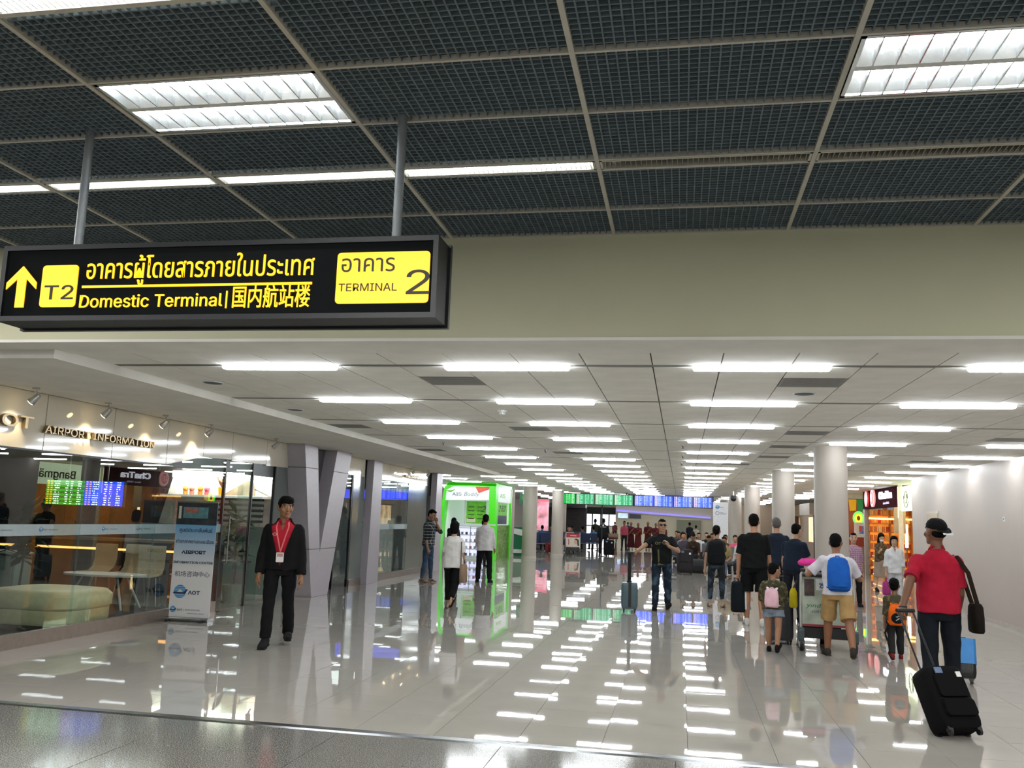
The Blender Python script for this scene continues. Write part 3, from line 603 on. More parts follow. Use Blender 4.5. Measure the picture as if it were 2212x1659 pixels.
l = bpy.data.lights.new('room_light', 'AREA'); l.energy = 30; l.size = 2; link('room_light', l, None, (-9, 22, 2.45))
# roll-up banner
bn = thing('roll_up_banner', 'blue and white airport information roll-up banner on the white floor', 'banner', (-6.95, 12.15, 0), R(4))
MB().rbox((-.33, -.1, .0), (.33, .1, .055), .02, 0, 3).build('base', M['steel'], bn); MB().tube([(0, .05, .05), (0, .05, 1.7)], .012).build('pole', M['steel'], bn)
for s in (-1, 1): MB().box((s * .25 - .02, -.18, 0), (s * .25 + .02, .18, .012)).build('foot', M['black_plastic'], bn)
gm_ = mat('banner_print', 'e4e4e2', .5, var=.01); N_, L_, b_ = nodes_of(gm_); tc = N_.new('ShaderNodeTexCoord'); sp_ = N_.new('ShaderNodeSeparateXYZ'); L_.new(tc.outputs['Object'], sp_.inputs[0]); cr = N_.new('ShaderNodeValToRGB'); mr = N_.new('ShaderNodeMapRange'); mr.inputs[1].default_value = 0; mr.inputs[2].default_value = 1.7; L_.new(sp_.outputs[2], mr.inputs[0]); e = cr.color_ramp.elements; e[0].position = .44; e[0].color = col('e2e2e2'); e[1].position = .8; e[1].color = col('6fb0dd'); L_.new(mr.outputs[0], cr.inputs[0]); L_.new(cr.outputs[0], b_.inputs['Base Color'])
MB().box((-.31, -.004, .05), (.31, .004, 1.69)).build('sheet', gm_, bn); MB().tube([(-.315, 0, 1.69), (.315, 0, 1.69)], .012).build('top_rail', M['steel'], bn)
pp = MB().box((-.31, -.0055, 1.365), (.31, -.004, 1.68)).build('photo', mat('photo_dark', '2c3238', .4, var=.5, vscale=9), bn); MB().box((-.21, -.0065, 1.46), (.17, -.0055, 1.62)).build('photo_counter', mat('photo_teal', '5a8a92', .4, var=.3), bn); MB().box((-.19, -.0075, 1.54), (.02, -.0065, 1.6)).build('photo_display', mat('photo_red', 'b06a5c', .4, var=.5, vscale=40), bn); MB().box((-.28, -.0065, 1.45), (-.24, -.0055, 1.63)).build('photo_post', M['cream'], bn)
nk = mat('banner_ink', '1c2c4c', .5)
for s, z, w, fs, bo in (('ศูนย์ประชาสัมพันธ์', 1.26, .5, .075, .01), ('ท่าอากาศยานดอนเมือง', 1.1, .57, .07, .01), ('AIRPORT', .95, .37, .085, .03), ('INFORMATION CENTER', .81, .6, .06, .02), ('机场咨询中心', .63, .53, .085, 0)):
    text('lettering', s, fs, nk, bn, (0 - (w / 2), -.0062, z), FACE_CAM, .0006, width=w, bold=bo)
aot_logo(bn, (-.16, -.006, .41), .095, FACE_CAM); aot_logo(bn, (-.245, -.006, .16), .045, FACE_CAM, None, ('DON MUEANG',)); text('lettering', 'INTERNATIONAL AIRPORT', .025, grey_ink, bn, (-.03, -.006, .1), FACE_CAM, .0005, width=.26)
# ---------------------------------------------------------------- green phone kiosk
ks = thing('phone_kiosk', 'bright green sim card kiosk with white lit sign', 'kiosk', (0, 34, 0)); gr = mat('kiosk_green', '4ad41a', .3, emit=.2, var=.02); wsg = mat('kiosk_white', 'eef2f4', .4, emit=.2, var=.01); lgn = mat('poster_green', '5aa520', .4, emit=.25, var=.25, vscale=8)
ZK = 2.93
MB().prism([(-9.42, 0), (-9.2, 0), (-8.98, ZK - .3), (-8.75, ZK - .16), (-7.28, ZK - .16), (-7.28, 0), (-7.02, 0), (-7.02, ZK), (-8.9, ZK - .02), (-9.08, ZK - .2)], 1, 0, .5).build('frame', gr, ks)
MB().prism([(-9.1, 2.22), (-7.28, 2.27), (-7.28, 2.78), (-8.7, 2.78), (-9.03, 2.6)], 1, .02, .1).build('sign_panel', wsg, ks)
ai = mat('kiosk_ink', '39434a', .5); text('lettering', 'AIS', .23, ai, ks, (-8.75, .012, 2.41), FACE_CAM, .003, width=.36); text('lettering', 'Buddy', .23, mat('kiosk_grey', '7a868c', .5), ks, (-8.3, .012, 2.41), FACE_CAM, .003, width=.62, font=False, shear=.25)
b = MB(); [b.add([(-9.02 + .4 * u, .012, 2.63 - .12 * math.sin(PI * u) + .05 * u) for u in (0, .25, .5, .75, 1)] + [(-9.02 + .4 * u, .012, 2.63 - .05 * math.sin(PI * u) + .05 * u) for u in (1, .75, .5, .25, 0)], [(0, 1, 2, 3, 4, 5, 6, 7, 8, 9)])]; b.build('swoosh', mat('swoosh_green', '7cc040', .5), ks)
MB().add([(-7.85, .012, 2.77), (-7.29, .012, 2.77), (-7.29, .012, 2.68), (-7.7, .012, 2.52)], [(0, 1, 2, 3)]).build('red_patch', mat('red_patch', 'd8553a', .5), ks)
MB().prism([(-9.0, .0), (-7.28, .0), (-7.28, 3.2), (-9.0, 3.2)], 2, 0, .06).build('floor_plate', M['white_metal'], ks); MB().box((-9.05, 3.1, 0), (-7.1, 3.2, ZK - .1)).build('back_wall', wsg, ks); MB().box((-9.1, .5, 0), (-9.0, 3.2, ZK - .1)).build('side_wall', wsg, ks); MB().box((-9.0, .0, ZK - .12), (-7.0, 3.3, ZK - .02)).build('roof', gr, ks)
MB().box((-7.1, .5, 0), (-7.04, 3.3, 1.32)).build('lower_glass', mat('green_glass', '6f9a3c', .08, var=.2), ks); MB().box((-7.1, .5, 2.22), (-7.03, 3.3, 2.85)).build('side_sign', wsg, ks); MB().box((-7.1, .6, 1.36), (-7.04, 2.5, 2.2)).build('side_poster', lgn, ks); MB().box((-7.045, .6, 1.36), (-7.035, 2.4, 1.7)).build('side_poster_base', mat('poster_navy', '141c44', .4), ks)
text('lettering', '2 FLY', .36, ai, ks, (-7.03, .8, 1.85), FACE_PX, .003, width=1.4, font=False, shear=.3); text('lettering', 'AIS', .3, mat('swoosh_green'), ks, (-7.025, .9, 2.4), FACE_PX, .003, width=1.0)
MB().box((-7.12, 3.2, 0), (-7.0, 3.3, ZK)).build('rear_post', gr, ks)
MB().box((-7.3, -.02, 1.3), (-6.98, .0, 1.36)).build('shelf_edge', M['white_metal'], ks)
po = thing('promo_board', 'green promotional board of phone offers hanging inside the kiosk', 'board', (-7.9, 34.5, 1.36)); MB().box((-.38, 0, 0), (.4, .04, .86)).build('panel', lgn, po)
for i in range(8): MB().box((-.3 + (i % 2) * .36, -.008, .62 - (i // 2) * .15), (-.06 + (i % 2) * .36, 0, .66 - (i // 2) * .15)).build('label_strip', mat('dark_green', '2f5d14', .5), po)
MB().box((-.36, -.008, .04), (0, 0, .2)).build('note', M['cream'], po); text('lettering', '2', .35, ai, po, (.2, -.004, .45), FACE_CAM, .002, font=False, shear=.3)
MB().box((-.46, -.005, -.03), (-.42, .05, ZK - 1.5)).build('hanger', M['white_metal'], po)
dc_ = thing('display_counter', 'glass display counter of phone accessories lit white violet', 'counter', (-8.0, 34.55, 0))
MB().box((-.9, .35, .06), (.68, .4, 1.22)).build('back', mat('violet_light', 'dcdcff', .4, emit=1.0, var=.02), dc_)
for i in range(5): MB().box((-.9, 0, .08 + i * .27), (.68, .36, .11 + i * .27)).build('shelf', M['white_metal'], dc_)
for x in (-.9, -.1, .66): MB().box((x, 0, .06), (x + .02, .02, 1.25)).build('post', M['chrome'], dc_)
MB().box((-.9, 0, 1.22), (.68, .4, 1.26)).build('top', M['white_metal'], dc_)
pb = MB().rbox((-.045, -.02, 0), (.045, .02, .1), .01, 1, 2).mesh('packet', mat('packet', objcol=True, rough=.3)); rnd = random.Random(3); k = 0
for i in range(4):
    for j in range(9):
        o = link('accessory_packet', pb, None, (-8.8 + j * .175, 34.68, .112 + i * .27)); o.color = (*lin(rnd.choice(['6a7ab0', '4a4a52', 'a0a8c0', 'c07a7a', 'e8e8f0', '8a8a96', 'd0d4e8'])), 1); tag(o, f'boxed phone accessory, {ORD[j] if j else "first"} from the left on the {["lowest", "second", "third", "top"][i]} kiosk shelf', 'packet', 'packets in the lit kiosk counter')
t = thing('green_stand', 'dark green promotional cabinet behind the bright kiosk', 'cabinet', (-6.95, 39, 0)); MB().rbox((-.42, 0, 0), (.42, .5, 1.25), .03).build('body', mat('stand_green', '0b5f3c', .3), t); MB().box((-.4, -.02, .12), (.15, 0, .28)).build('white_label', M['white_metal'], t); MB().prism([(-.4, 1.2), (.25, 1.12), (.22, .85), (-.4, .98)], 1, -.03, -.01).build('paper_flag', M['white_metal'], t); MB().tube([(-.36, .05, 1.25), (-.3, .05, 1.8)], .012).build('pole', M['steel'], t)
t = thing('hanging_green_sign', 'small dark green sign hanging from the ceiling beyond kiosk', 'sign', (-7.0, 40.5, 2.25)); MB().box((-.25, 0, 0), (.25, .06, .5)).build('panel', mat('stand_green'), t); MB().tube([(0, .03, .5), (0, .03, .72)], .012).build('hanger', M['steel'], t); MB().cyl((-.05, -.008, .3), .12, .008, 20, 1).build('symbol', mat('olive_disc', '5a7a4a', .5), t)
# ---------------------------------------------------------------- flight boards and far hall
def board(x0, n, w, names, lab, pole=True):
    t = thing('flight_board', lab, 'board', (x0, 42, 2.38)); W = n * w
    MB().box((-.04, .02, -.03), (W + .04, .12, .5)).build('casing', M['black_plastic'], t)
    for i in range(n):
        MB().box((i * w + .03, 0, 0), ((i + 1) * w - .03, .02, .46)).build('screen', names[i], t)
    for x in (.3, W - .3): MB().box((x - .03, .05, .5), (x + .03, .1, .95)).build('hanger', M['black_metal'], t)
    return t
gs = [screen_mat('fids_green_a', '14a03c', 'a8f0c0', 'e8f8e0', .95, 15), screen_mat('fids_green_b', '0f8a54', '9ae8c4', 'f0e0d0', .95, 15)]
bs = screen_mat('fids_blue', '1f45e0', '9fc0ff', 'f0d0d8', 1.15, 15)
bg = board(-5.75, 4, .89, [gs[0], gs[1], gs[1], gs[1]], 'row of four green flight departure screens hung from ceiling')
bb = board(-2.14, 4, .885, [bs] * 4, 'row of four blue flight arrival screens hung from ceiling')
t = thing('board_post', 'thin black post holding up the green flight board', 'post', (-3.62, 42.1, 0)); MB().tube([(0, 0, .02), (0, 0, 2.36)], .03, 10).build('pole', M['black_metal'], t); MB().cyl((0, 0, 0), .15, .02, 20).build('base', M['black_metal'], t)
t = thing('totem_sign', 'tall white airport totem sign beside the right columns', 'sign', (1.58, 38, 0)); MB().box((-.3, 0, 0), (.3, .12, 2.55)).build('panel', mat('totem_white', 'dcdde2', .4), t); MB().box((-.32, -.02, 0), (.32, .14, .06)).build('base', M['steel'], t); aot_logo(t, (-.13, -.004, 2.35), .08, FACE_CAM, grey_ink)
b = MB(); [b.add([(-.13 + rr * math.cos(2 * PI * (i + d) / 20), -.004, 2.1 + rr * math.sin(2 * PI * (i + d) / 20)) for rr, d in ((.08, 0), (.08, 1), (.06, 1), (.06, 0))], [(0, 1, 2, 3)]) for i in range(20)]; b.build('ring', grey_ink, t); b = MB(); [b.box((-.03, -.004, z), (-.03 + w, -.002, z + .018)) for z, w in ((2.12, .14), (2.07, .26))]; b.build('small_print', grey_ink, t)
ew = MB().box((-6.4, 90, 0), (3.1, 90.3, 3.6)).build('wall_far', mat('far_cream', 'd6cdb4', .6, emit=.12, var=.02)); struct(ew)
t = thing('violet_light_strip', 'long violet light strip across the far cream wall', 'lamp', (0, 89.85, 0)); MB().prism([(-6.3, 2.62), (2.8, 2.2), (2.8, 2.36), (-6.3, 2.8)], 1, -.1, .13).build('tube', mat('violet_glow', '8d84f0', .4, emit=1.0, var=.02), t); MB().prism([(-6.3, 2.5), (2.8, 2.08), (2.8, 2.2), (-6.3, 2.62)], 1, -.15, .13).build('ledge', M['cream'], t)
t = thing('wall_screen', 'small lit picture screen on the far cream wall', 'screen', (-6.2, 89.8, 1.95)); MB().box((0, 0, 0), (1.05, .1, .56)).build('casing', M['black_plastic'], t); MB().box((.03, -.02, .03), (1.02, 0, .53)).build('display', mat('sky_screen', 'bcd4f4', .3, emit=1, var=.3, vscale=3), t)
t = thing('wall_screen', 'dark violet unlit screen on the far cream wall', 'screen', (-5.05, 89.8, 1.98)); MB().box((0, 0, 0), (1.15, .1, .54)).build('casing', M['black_plastic'], t); MB().box((.03, -.02, .03), (1.12, 0, .51)).build('display', mat('dim_screen', '3a3550', .3), t)
t = thing('olive_partition', 'olive green partition panel in front of the far wall', 'panel', (-.45, 89.6, 0)); MB().box((0, 0, 0), (2.35, .1, 2.0)).build('panel', M['olive'], t); MB().box((2.35, 0, 0), (2.45, .12, 2.05)).build('post', M['cream'], t)
t = thing('far_counter', 'long cream service counter in front of the far wall', 'counter', (-5.7, 84, 0)); MB().rbox((-.9, 0, 0), (2.4, .8, 1.1), .05).build('body', mat('far_cream'), t); MB().box((-.95, -.05, 1.1), (2.45, .85, 1.15)).build('worktop', M['white_metal'], t)
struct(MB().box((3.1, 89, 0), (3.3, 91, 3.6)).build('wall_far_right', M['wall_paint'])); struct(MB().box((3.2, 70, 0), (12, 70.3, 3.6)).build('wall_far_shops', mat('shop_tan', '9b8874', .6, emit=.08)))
# bright glazed doors far left
w = thing('window_1', 'bright glazed entrance with dark frames at the far left', 'window', (-11.4, 92, 0)); del w['category']; struct(w)
day = mat('daylight', 'f4f8ff', .5, emit=2.2, var=.06, vscale=.6)
for i in range(6): MB().box((i * .84 + .05, 0, .05), (i * .84 + .8, .03, 2.3)).build('pane', day if i > 1 else M['black_plastic'], w)
for i in range(7): MB().box((i * .84 - .06, -.06, 0), (i * .84 + .06, .06, 2.4)).build('frame', M['black_metal'], w)
for z in (1.15, 2.35): MB().box((0, -.05, z - .05), (5.1, .05, z + .05)).build('frame', M['black_metal'], w)
MB().box((-.1, -.3, 2.4), (5.2, .1, 3.0)).build('header', M['black_metal'], w); MB().box((-.1, -.1, 3.0), (5.2, .1, 3.6)).build('upper_wall', M['cream'], w)
struct(MB().box((-14.2, 26.7, 0), (-14, 100, 3.6)).build('wall_far_left', M['wall_paint'])); struct(MB().box((-14, 95, 0), (-11.3, 95.3, 3.6)).build('wall_far_left_end', M['cream']))
t = thing('light_poster', 'tall pink and white glowing poster between far columns', 'poster', (-8.55, 56, .9)); MB().box((-.4, 0, 0), (.4, .12, 1.9)).build('casing', M['white_metal'], t); MB().box((-.37, -.02, .03), (.37, 0, 1.8)).build('display', mat('pink_light', 'f0a4b4', .4, emit=.75, var=.7, vscale=1.6), t); MB().box((-.4, -.03, 1.8), (.4, 0, 1.95)).build('header', mat('pink_head', 'e86a80', .4, emit=1), t); MB().box((-.3, .0, -.9), (.3, .12, 0)).build('stand', M['steel_dark'], t)
t = thing('dark_shop', 'dark open shop stall behind the far left columns', 'stall', (-10.2, 66, 0)); MB().box((0, 0, 0), (3.4, .2, 2.7)).build('back', mat('stall_dark', '2b2524', .6, var=.4, vscale=5), t); MB().box((0, -.8, 0), (1.5, -.2, 1.1)).build('counter', mat('stall_wood', '6d5644', .5), t); MB().box((0, -1, 2.5), (3.4, .2, 2.8)).build('canopy', M['steel_dark'], t)
# ---------------------------------------------------------------- shops on the right
struct(MB().box((6.95, 33.6, 0), (7.1, 70, ZC)).build('wall_right_far', mat('shop_tan'))); struct(MB().box((XR, 24.05, 0), (12, 24.2, ZC + .1)).build('wall_right_end', M['wall_paint']))
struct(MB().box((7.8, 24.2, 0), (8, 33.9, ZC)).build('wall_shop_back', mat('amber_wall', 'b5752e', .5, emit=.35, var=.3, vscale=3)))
ch = thing('tea_shop_fascia', 'dark maroon shop fascia with red emblem and white lit name', 'sign', (6.28, 0, 0)); mar = mat('maroon', '35090e', .95, var=.05, spec=.05); MB().box((0, 28.0, 2.34), (.12, 33.5, 2.94)).build('panel', mar, ch); MB().box((0, 33.3, 0), (.14, 33.5, 2.34)).build('pillar', mat('grey_strip', '8a8580', .4), ch)
MB().cyl((-.06, 31.7, 2.68), .29, .06, 28, 0).build('emblem', mat('emblem_pink', 'e8a0a0', .4, emit=.9), ch); b = MB(); b.cyl((-.07, 31.7, 2.68), .2, .01, 24, 0); b.build('emblem_core', mat('emblem_red', 'c8322e', .4, emit=.7), ch); b = MB(); [b.box((-.075, 31.56 + i * .11, 2.58), (-.07, 31.6 + i * .11, 2.8)) for i in range(3)]; b.build('emblem_mark', mat('emblem_pink'), ch)
MB().cyl((-.06, 32.7, 2.68), .27, .06, 28, 0).build('emblem', mat('emblem_red'), ch)
wl_ = mat('white_glow', 'f0f2ff', .4, emit=2.2, var=0); text('lettering', 'ChaTra', .42, wl_, ch, (-.03, 30.75, 2.62), FACE_NX, .02, width=1.75, bold=.02); text('lettering', 'since 1945', .14, mat('dim_glow', 'b8b4d0', .4, emit=.9), ch, (-.02, 30.2, 2.44), FACE_NX, .01, width=.8)
bg_ = thing('cafe_fascia', 'pale green cafe sign board above the shop around the wall corner', 'sign', (6.28, 0, 0)); MB().box((0, 24.3, 2.2), (.1, 27.95, 2.9)).build('panel', mat('pale_green_sign', 'cfe0bc', .4, emit=2.6), bg_); b = MB(); [b.tube([(-.006, 25.0 + 2.3 + rr * math.cos(R(a)), 2.55 + rr * math.sin(R(a))) for a in range(a0, a0 + 200, 20)], .012, 6) for rr, a0 in ((.2, 0), (.13, 120), (.26, 200))]; b.build('swirl', mat('olive_ink', '5a5a10', .5), bg_); text('lettering', 'Bangmäd', .5, mat('olive_ink', '5a5a10', .5), bg_, (-.006, 26.6, 2.42), FACE_NX, .006, width=1.95, bold=.012)
t = thing('shop_post', 'pale lit post beside the amber tea shop', 'post', (6.25, 28.0, 0)); MB().box((-.04, -.08, 0), (.08, .0, 2.98)).build('post', M['cream'], t); MB().box((-.05, -.06, 2.0), (-.04, -.02, 2.9)).build('light', mat('cream_glow', 'fff2c8', .4, emit=1.6), t)
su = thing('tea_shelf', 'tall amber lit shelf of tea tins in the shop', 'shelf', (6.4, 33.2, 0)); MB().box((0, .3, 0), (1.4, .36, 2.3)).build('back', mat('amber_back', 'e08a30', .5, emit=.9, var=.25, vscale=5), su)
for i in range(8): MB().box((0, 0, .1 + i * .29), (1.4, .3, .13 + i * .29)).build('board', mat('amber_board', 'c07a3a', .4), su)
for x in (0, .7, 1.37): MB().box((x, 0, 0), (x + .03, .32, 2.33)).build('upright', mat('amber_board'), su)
MB().box((0, -.02, 2.0), (1.4, .0, 2.06)).build('light_strip', mat('amber_glow', 'ffd070', .4, emit=4, var=0), su)
tn = MB().rbox((-.05, -.05, 0), (.05, .05, .18), .03, 2, 3).mesh('tin', mat('packet')); rnd = random.Random(5)
for i in range(8):
    for j in range(10):
        o = link('tea_tin', tn, None, (6.49 + j * .135, 33.3, .131 + i * .29)); o.color = (*lin(rnd.choice(['c8381e', 'd8742a', 'e0a050', 'b02018', '8a3a1a', 'e8c890'])), 1); tag(o, f'tea tin, {ORD[j] if j else "first"} from the left on the amber shelf, {["lowest", "second", "third", "fourth", "fifth", "sixth", "seventh", "top"][i]} board', 'tin', f'tea tins on shelf board {i + 1}')
t = thing('shop_counter', 'low amber counter with goods at the tea shop front', 'counter', (6.42, 31.2, 0)); MB().box((0, 0, 0), (.5, 1.6, .75)).build('body', mat('amber_board'), t); MB().box((-.02, -.02, .75), (.52, 1.62, .79)).build('worktop', M['cream'], t)
for i in range(3): MB().box((-.015, .0, .15 + i * .22), (0, 1.6, .18 + i * .22)).build('shelf_edge', mat('amber_glow2', 'ffc070', .4, emit=1.2), t)
t = thing('hanging_menu', 'narrow grey menu board hanging in the tea shop', 'board', (6.9, 31, 1.55)); MB().box((-.15, 0, 0), (.2, .04, .85)).build('panel', mat('menu_grey', '8d8872', .5), t); MB().tube([(0, .02, .85), (0, .02, 1.4)], .008).build('hanger', M['steel'], t)
t = thing('glow_tube', 'upright warm glowing tube light in tea shop', 'lamp', (7.25, 31.6, 1.1)); MB().tube([(0, 0, 0), (0, 0, .75)], .05, 12).build('tube', mat('warm_tube', 'ffe0a0', .4, emit=6, var=0), t, True); MB().cyl((0, 0, -.05), .06, .05, 14).build('cap', M['steel'], t); MB().tube([(0, 0, -1.1), (0, 0, -.05)], .02).build('stand', M['steel'], t)
for y_, e_ in ((26.3, 35), (30.2, 45)):
    l = bpy.data.lights.new('shop_light', 'AREA'); l.energy = e_; l.size = .8; l.color = (1, .78, .5); link('shop_light', l, None, (7.1, y_, 2.9))
# red stall with flags
rs = thing('red_stall', 'red walled food stall beyond the tea shop', 'stall', (0, 36.2, 0)); MB().box((6.1, 0, 0), (7.0, .1, 2.9)).build('back', mat('stall_red', '8c3326', .5, emit=.12, var=.12), rs); MB().box((6.3, -.7, 0), (6.95, -.1, 1.0)).build('counter', mat('stall_brown', '8a6f5c', .5), rs); MB().box((6.1, -.6, 2.75), (7.0, .1, 3.0)).build('canopy', M['cream'], rs)
for k, (x, c) in enumerate([(6.28, 'ecb21c'), (6.56, '2f8a4a')]):
    t = thing('pennant', f'{["yellow", "green"][k]} fabric pennant hanging at the red stall', 'flag', (x, 35.5, 2.75)); MB().prism([(-.14, 0), (.14, 0), (.12, -.42), (-.1, -.44)], 1, 0, .012).build('cloth', mat('flag' + c, c, .7, emit=.2), t); MB().tube([(-.16, 0, 0), (.16, 0, 0)], .012).build('rod', M['steel'], t)
t = thing('neon_sign', 'round green and yellow neon sign at the red stall', 'sign', (6.5, 35.6, 2.05)); b = MB()
for r_, mm in ((.17, 'neon_green'), (.1, 'neon_yellow')):
    pts = [(r_ * math.cos(2 * PI * i / 24), 0, r_ * 1.3 * math.sin(2 * PI * i / 24)) for i in range(25)]; MB().tube(pts, .035, 8).build('neon_tube', mat(mm, '40e840' if mm[5] == 'g' else 'ffd020', .4, emit=3.5, var=0), t, True)
MB().cyl((.25, .05, 0), .13, .03, 20, 1).build('amber_disc', mat('amber_disc', 'ff9a30', .4, emit=2.2), t); MB().tube([(0, .03, .2), (0, .03, .8)], .01).build('hanger', M['steel'], t)
t = thing('framed_picture', 'white framed picture on the red stall wall', 'picture', (6.62, 35.5, 1.35)); MB().box((-.3, 0, 0), (.3, .03, .55)).build('frame', M['white_metal'], t); MB().box((-.13, -.006, .12), (.22, 0, .42)).build('print', mat('print_blue', '4a7ab0', .5, emit=.2, var=.5, vscale=8), t); MB().box((-.13, -.008, .2), (-.02, -.004, .42)).build('print_red', mat('red_patch'), t); MB().tube([(0, .02, .55), (0, .02, 1.4)], .008).build('hanger', M['steel'], t)
for k, (y, c, lab) in enumerate([(42, 'b48a66', 'brown framed shop with warm windows beyond the near column'), (48, 'a0917e', 'tan shop with lit window beyond the second column'), (56, 'b09a80', 'pale shop with lit window beyond the third column')]):
    t = thing('side_shop', lab, 'shop', (6.9, y, 0)); MB().box((-.5, 0, 2.3), (0, 4, 2.9)).build('fascia', mat('shopf' + c, c, .5), t); MB().box((-.06, .3, .4), (-.02, 3.7, 2.2)).build('lit_window', mat('warm_window', 'ffd9a0', .4, emit=1.1, var=.5, vscale=2), t); MB().box((-.3, 0, 0), (-.05, .25, 2.3)).build('pier', mat('pier_dark', '4a3328', .5), t); MB().box((-.25, .4, 0), (-.06, 3.6, .9)).build('display_table', mat('stall_brown'), t)
# ---------------------------------------------------------------- waiting seats
def bench(x, y, n, rz, lab, c='24304f'):
    t = thing('waiting_bench', lab, 'bench', (x, y, 0), rz); sm = mat('seat' + c, c, .4)
    for i in range(n):
        sx_ = (i - (n - 1) / 2) * .58
        MB().prism([(-.22, .42), (.24, .45), (.26, .49), (-.2, .46)], 0, sx_ - .26, sx_ + .26).build('seat', sm, t, bevel=.015); MB().prism([(-.2, .46), (-.14, .46), (-.26, .95), (-.31, .94)], 0, sx_ - .26, sx_ + .26).build('backrest', sm, t, bevel=.015)
    MB().box((-n * .29, -.03, .36), (n * .29, .03, .41)).build('beam', M['steel'], t)
    for i in (0, n):
        sx_ = (i - n / 2) * .5; b = MB().box((sx_ - .025, -.03, .02), (sx_ + .025, .03, .37)).box((sx_ - .025, -.25, 0), (sx_ + .025, .25, .03)); b.build('leg', M['steel'], t)
    return t
bench(-7.05, 45.8, 2, 0, 'dark blue waiting bench seen from behind, nearest of the left group'); bench(-6.5, 47.6, 4, PI, 'dark blue waiting bench facing the nearest left bench'); bench(-5.9, 46.0, 2, PI, 'dark blue waiting bench turned to the viewer beside the trolley'); bench(-5.2, 49.5, 3, R(25), 'dark blue bench behind the advertising luggage trolley'); bench(-6.6, 51, 4, 0, 'dark blue waiting bench, third row of the left group')
for k, (x, y, n, rz) in enumerate([(1.0, 33.2, 3, PI), (.6, 35.2, 4, PI), (.4, 37.5, 4, PI), (1.6, 29.5, 2, R(120)), (.3, 41, 4, PI)]): bench(x, y, n, rz, f'grey blue waiting bench under seated travellers, {ORD[k]} in the right group', '2c3344')
# ---------------------------------------------------------------- luggage
def suitcase(lab, c, loc, rz, w, d_, h, tilt=0, handle=.5, stripe=None, soft=False, cat='suitcase', top=None, hr=.018, rod=.008):
    """upright wheeled case: width along x, depth along y; tilt leans it back about its wheels"""
    t = thing('wheeled_suitcase', lab, cat, loc, rz); t.rotation_euler = (tilt, 0, rz) if tilt else (0, 0, rz)
    z0 = .055; m = mat('case' + c, c, .35 if not soft else .85, spec=.5 if not soft else .12, bump=.1 if soft else .02)
    b = MB(); r_ = .05; rings = []
    for k, (z, s) in enumerate([(z0, .86), (z0 + .02, .95), (z0 + .06, 1), (h - .06, 1), (h - .02, .95), (h, .84)]):
        rings.append([(x * 1, y, z) for x, y, _ in rr_ring(w / 2 * s, d_ / 2 * s, z, min(w, d_) * .22 * s, 3)])
    b.loft(rings); b.build('body', m, t, True)
    for i in range(5 if not soft else 0):
        x = (i - 2) * w * .17; MB().box((x - .008, -d_ / 2 - .006, z0 + .08), (x + .008, -d_ / 2 + .01, h - .08)).build('rib', stripe and M[stripe] if (stripe and i == 2) else m, t)
    if stripe: MB().box((-w * .09, -d_ / 2 - .004, z0 + .03), (w * .09, d_ / 2 + .004, h + .003)).build('stripe', M[stripe], t)
    if soft:
        MB().rbox((-w * .38, -d_ / 2 - .035, z0 + .08), (w * .38, -d_ / 2 + .02, h * .48), .03, 1, 3).build('pocket', m, t); MB().rbox((-w * .36, -d_ / 2 - .025, h * .52), (w * .36, -d_ / 2 + .02, h - .08), .03, 1, 3).build('pocket', m, t)
        MB().tube([(-w * .4, -d_ / 2 - .002, h * .5), (w * .4, -d_ / 2 - .002, h * .5)], .006).build('zip', M['steel_dark'], t)
        MB().box((w * .2, -d_ / 2 - .03, h * .8), (w * .32, -d_ / 2 - .02, h * .88)).build('tag', M['white_metal'], t); MB().box((-w * .3, -d_ / 2 - .028, h * .86), (-w * .12, -d_ / 2 - .018, h * .95)).build('label_strip', mat('label_blue', '5a6c8c', .5), t)
    if top: MB().rbox((-w / 2 - .006, -d_ / 2 - .012, h * .45), (w / 2 + .006, d_ / 2 + .012, h + .012), .05).build('upper_shell', mat('case' + top, top, .4), t)
    for sx_ in (-1, 1):
        for sy in (-1, 1):
            x, y = sx_ * (w / 2 - .05), sy * (d_ / 2 - .04); b = MB().cyl((x - .012, y, .026), .026, .024, 14, 0); b.box((x - .02, y - .02, .035), (x + .02, y + .02, .075)); b.build('wheel', M['black_plastic'], t)
    MB().tube([(-.04, 0, h), (-.04, 0, h + .025), (.04, 0, h + .025), (.04, 0, h)], .009).build('carry_grip', M['black_plastic'], t)
    if handle:
        y = d_ * .3
        for s in (-1, 1): MB().tube([(s * w * (.2 if rod < .01 else .05), y, h - .03), (s * w * (.2 if rod < .01 else .05), y, h + handle)], rod).build('pull_rod', M['steel_dark'], t)
        MB().tube([(-w * .24, y, h + handle), (w * .24, y, h + handle)], hr, 10).build('pull_handle', M['black_plastic'], t)
    return t
suitcase('grey blue hard suitcase with black stripe beside man in sunglasses', '4d6068', (-.93, 16.95, 0), .12, .3, .22, .52, 0, .54, 'black_plastic', rod=.017)
suitcase('large black soft suitcase trailing on wheels behind man in red', '0b0b0c', (2.2, 8.02, 0), R(22), .36, .24, .56, R(-32), .58, None, True)
suitcase('small black suitcase with bright blue upper shell beside red shirted man', '101012', (3.04, 10.9, 0), R(-12), .26, .2, .46, R(-12), 0, None, False, top='2f7fc4')
suitcase('dark grey suitcase rolling beside the child with pink backpack', '3d3d42', (1.36, 13.5, 0), .1, .38, .26, .62, 0, .3)
suitcase('black suitcase behind the man in dark uniform in the distance', '131316', (-3.35, 43, 0), .1, .5, .32, .75, 0, .3, None, True)
suitcase('red suitcase standing by the left waiting bench', 'b0322e', (-5.92, 43.4, 0), 0, .38, .26, .6, 0, 0)
suitcase('dark red suitcase lying beside the red one', '6f2a2c', (-6.3, 43.8, 0), .5, .36, .28, .5, 0, 0, None, True)
